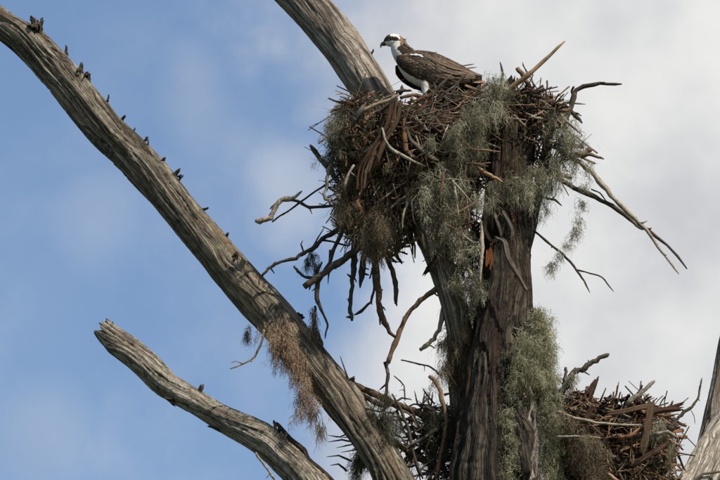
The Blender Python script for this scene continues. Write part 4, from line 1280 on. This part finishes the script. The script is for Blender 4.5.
def bird_part_local(o):
    """give a part local coordinates about the bird's origin so its children can share them"""
    me = o.data
    n = len(me.vertices)
    b_ = np.zeros(n * 3, dtype=np.float32); me.vertices.foreach_get('co', b_)
    b_ = b_.reshape(-1, 3) - np.array(bird.location, dtype=np.float32)
    me.vertices.foreach_set('co', b_.ravel()); me.update()
    o.matrix_parent_inverse = Matrix.Identity(4)


# wing shell
topc = np.array([(138, 196), (165, 184), (215, 168), (270, 166), (340, 176), (410, 204), (480, 238), (550, 276), (600, 300)], float)
botc = np.array([(140, 232), (160, 262), (205, 300), (255, 325), (320, 352), (395, 372), (460, 374), (535, 362), (598, 340)], float)
Wy = np.array([44, 58, 70, 76, 76, 70, 60, 46, 30], float)


def wing_pt(u, v, side, dx=0, dz=0, infl=0):
    s_ = u * 8
    tp = catmull(topc, np.array([s_]))[0]; bt = catmull(botc, np.array([s_]))[0]
    w_ = catmull(Wy[:, None], np.array([s_]))[0][0] + infl
    p1, p2 = math.radians(72), math.radians(-48)
    ph = p1 + (p2 - p1) * v
    f = (math.sin(p1) - math.sin(ph)) / (math.sin(p1) - math.sin(p2))
    zx, zy = tp + (bt - tp) * f
    Yv = side * (w_ * math.cos(ph))
    return foot + np.array([zx + dx - 300, Yv, (410 - zy - dz) / CP]) * KM


for side, dx, dz in ((-1, 0, 0), (1, -4, 42)):
    nU, nV = 40, 18
    rows_ = []
    for infl in (0, -7):
        for i in range(nU):
            for j in range(nV):
                rows_.append(wing_pt(i / (nU - 1), j / (nV - 1), side, dx, dz * (1 - .9 * i / (nU - 1)), infl))
    V_ = np.array(rows_)
    ix = np.arange(nU * nV).reshape(nU, nV)
    q_ = np.stack([ix[:-1, :-1], ix[1:, :-1], ix[1:, 1:], ix[:-1, 1:]], -1).reshape(-1, 4)
    b_ = nU * nV
    rim = list(ix[0, :]) + list(ix[1:, -1]) + list(ix[-1, -2::-1]) + list(ix[-2:0:-1, 0])
    rimq = [[rim[k], rim[(k + 1) % len(rim)], rim[(k + 1) % len(rim)] + b_, rim[k] + b_] for k in range(len(rim))]
    q_ = np.vstack([q_, q_[:, ::-1] + b_, np.array(rimq)])
    wg = link_obj('wing', make_mesh('wing', V_, q_, None, [M_BODY], True, {'pigment': np.tile(np.array(list(BROWN) + [1]), (len(V_), 1))}), bird)
    bird_part_local(wg)
    rf = random.Random(4)
    # rows of coverts, front to back, then the long flight feathers
    nrow = 16 if side < 0 else 6
    for i in range(nrow):
        u = 0.02 + i * (.66 / (nrow - 1))
        nj = 11 if side < 0 else 6
        for j in range(nj):
            v = .02 + j / (nj - 1) * .95 + rf.uniform(-.02, .02) + (i % 2) * .04
            v = min(v, 1)
            D_ = dz * (1 - .9 * u)
            p = wing_pt(u, v, side, dx, D_, 1.5 + 16 * max(0, u - .3))
            p2 = wing_pt(min(1, u + .12), min(1, v + .05), side, dx, dz * (1 - .9 * (u + .12)), 5 + 16 * max(0, u - .3))
            pv = wing_pt(u, max(0, v - .06), side, dx, D_, 1.5 + 16 * max(0, u - .3))
            dirn = p2 - p
            nrm = np.cross(dirn, pv - p) * (1 if side < 0 else -1)
            if nrm[1] * side < 0:
                nrm = -nrm
            L = 30 + 26 * u + rf.uniform(-3, 5)
            dark = rf.random() < (.92 if u < .14 else .48 + .2 * (v > .6))
            kd = 'dark' if dark else 'covert'
            if side < 0 and j in (1, 2) and 2 <= i <= 4:
                kd = 'white' if (j == 1 or i < 4) else kd
            feather(kd, p, dirn, nrm, L, 15 + 5 * u, wg)
    if side > 0:
        nl_ = 8
    else:
        nl_ = 16
    for k in range(nl_):
        f = k / (nl_ - 1)
        u0 = .44 + .10 * math.sin(f * 3) + (rf.uniform(-.03, .05) if side < 0 else 0)
        v0 = .02 + f * .92
        p = wing_pt(u0, v0, side, dx, dz * (1 - .9 * u0), 5 - 2 * f)
        u1 = (1.0 if k % 3 else .86) - .14 * f + rf.uniform(-.03, .02)
        p2 = wing_pt(min(1, u1), .15 + .75 * f + rf.uniform(-.04, .04), side, dx, 0, 20)
        dirn = p2 - p
        L = np.linalg.norm(dirn) / KM * (1.0 + .03 * rf.random())
        pv = wing_pt(u0, max(0, v0 - .06), side, dx, dz * (1 - .9 * u0), 3)
        nrm = np.cross(dirn, pv - p)
        if nrm[1] * side < 0:
            nrm = -nrm
        feather('long', p, dirn, nrm + np.array([0, 0, .3]) * KM, L, 30, wg)
    if side < 0:      # lifted tertials that break the outline of the back
        for (x0, z0, x1, z1, L, W) in ((290, 176, 362, 160, 74, 22), (280, 172, 350, 168, 66, 20), (475, 236, 560, 226, 88, 24), (500, 248, 574, 244, 76, 22), (430, 212, 500, 236, 80, 22), (520, 262, 608, 290, 92, 26)):
            p = BP(x0, z0 + 8, -22); p2 = BP(x1, z1 + 4, -20)
            feather('long', p, p2 - p, np.array([0, -.6, .8]), L, W, wg)

# tail
for k in range(7):      # white patch where the wing meets the back
    rf = random.Random(500 + k)
    feather('white', BP(214 + k * 9, 176 + k * 1.6 + rf.uniform(-4, 7), -72 + rf.uniform(-2, 2)), np.array([1, 0, -.2 + rf.uniform(-.15, .15)]), np.array([0, -.9, .4]), rf.uniform(14, 24), rf.uniform(7, 11), bird, 'shoulder_feather')
tail = bird_tube('tail', [(480, 322, 0, 26), (520, 326, 0, 24), (560, 328, 0, 16), (585, 328, 0, 6)], M_BODY, bird, 12, .45, pig=MIDB)
bird_part_local(tail)
for k in range(12):
    f = (k - 5.5) / 5.5
    p = BP(490, 318 + 5 * abs(f), f * 22)
    p2 = BP(616, 318 + 14 * abs(f) + 3 * f, f * 44)
    feather('tail', p, p2 - p, np.array([0, f * .5 - .45, 1.0 - .3 * abs(f)]), 128, 26, tail)
# crest tufts and nape
for k in range(26):
    rf = random.Random(100 + k)
    x = rf.uniform(160, 192); z = 80 + (x - 150) * .6 + rf.uniform(-6, 20)
    p = BP(x - 12, z, rf.uniform(-24, 16))
    dirn = np.array([1.0, rf.uniform(-.4, .2), rf.uniform(-.5, .5)])
    feather('tuft', p, dirn, np.array([0, -1, .3]), rf.uniform(14, 24), 8, bird, 'crest_feather')
for k in range(18):
    rf = random.Random(300 + k)
    x = rf.uniform(175, 245); z = 120 + (x - 175) * .65 + rf.uniform(-4, 14)
    feather('dark' if k % 2 else 'covert', BP(x, z, rf.uniform(-40, -10)), np.array([.8, -.15, -.5]), np.array([0, -.7, .6]), rf.uniform(26, 38), 15, bird, 'nape_feather')
# legs: feathered thighs, scaly shank, toes curled over the rim sticks
for sy, dxx in ((-1, 0), (1, 34)):
    leg = bird_tube('leg', [(304 + dxx, 296, sy * 26, 34), (297 + dxx, 340, sy * 28, 27), (295 + dxx, 370, sy * 29, 21), (296 + dxx, 402, sy * 30, 15)], M_BODY, bird, 16, 1.0, pig=WHITE)
    bird_tube('shank', [(290 + dxx, 388, sy * 32, 8), (294 + dxx, 405, sy * 32, 7), (293 + dxx, 420, sy * 32, 7)], M_FOOT, bird, 10)
    for (ax, ay) in ((-34, -8), (-30, 14), (-22, -26), (28, 4)):
        toe = bird_tube('toe', [(293 + dxx, 418, sy * 32, 6), (293 + dxx + ax * .5, 413, sy * 32 + ay * .5, 5.4), (293 + dxx + ax, 420, sy * 32 + ay, 4.4)], M_FOOT, bird, 8)
        bird_tube('claw', [(293 + dxx + ax, 420, sy * 32 + ay, 3.6), (293 + dxx + ax * 1.2, 423, sy * 32 + ay * 1.2, 2.6), (293 + dxx + ax * 1.3, 432, sy * 32 + ay * 1.25, .6)], M_CLAW, toe, 6)
print('built', len(bpy.data.objects))
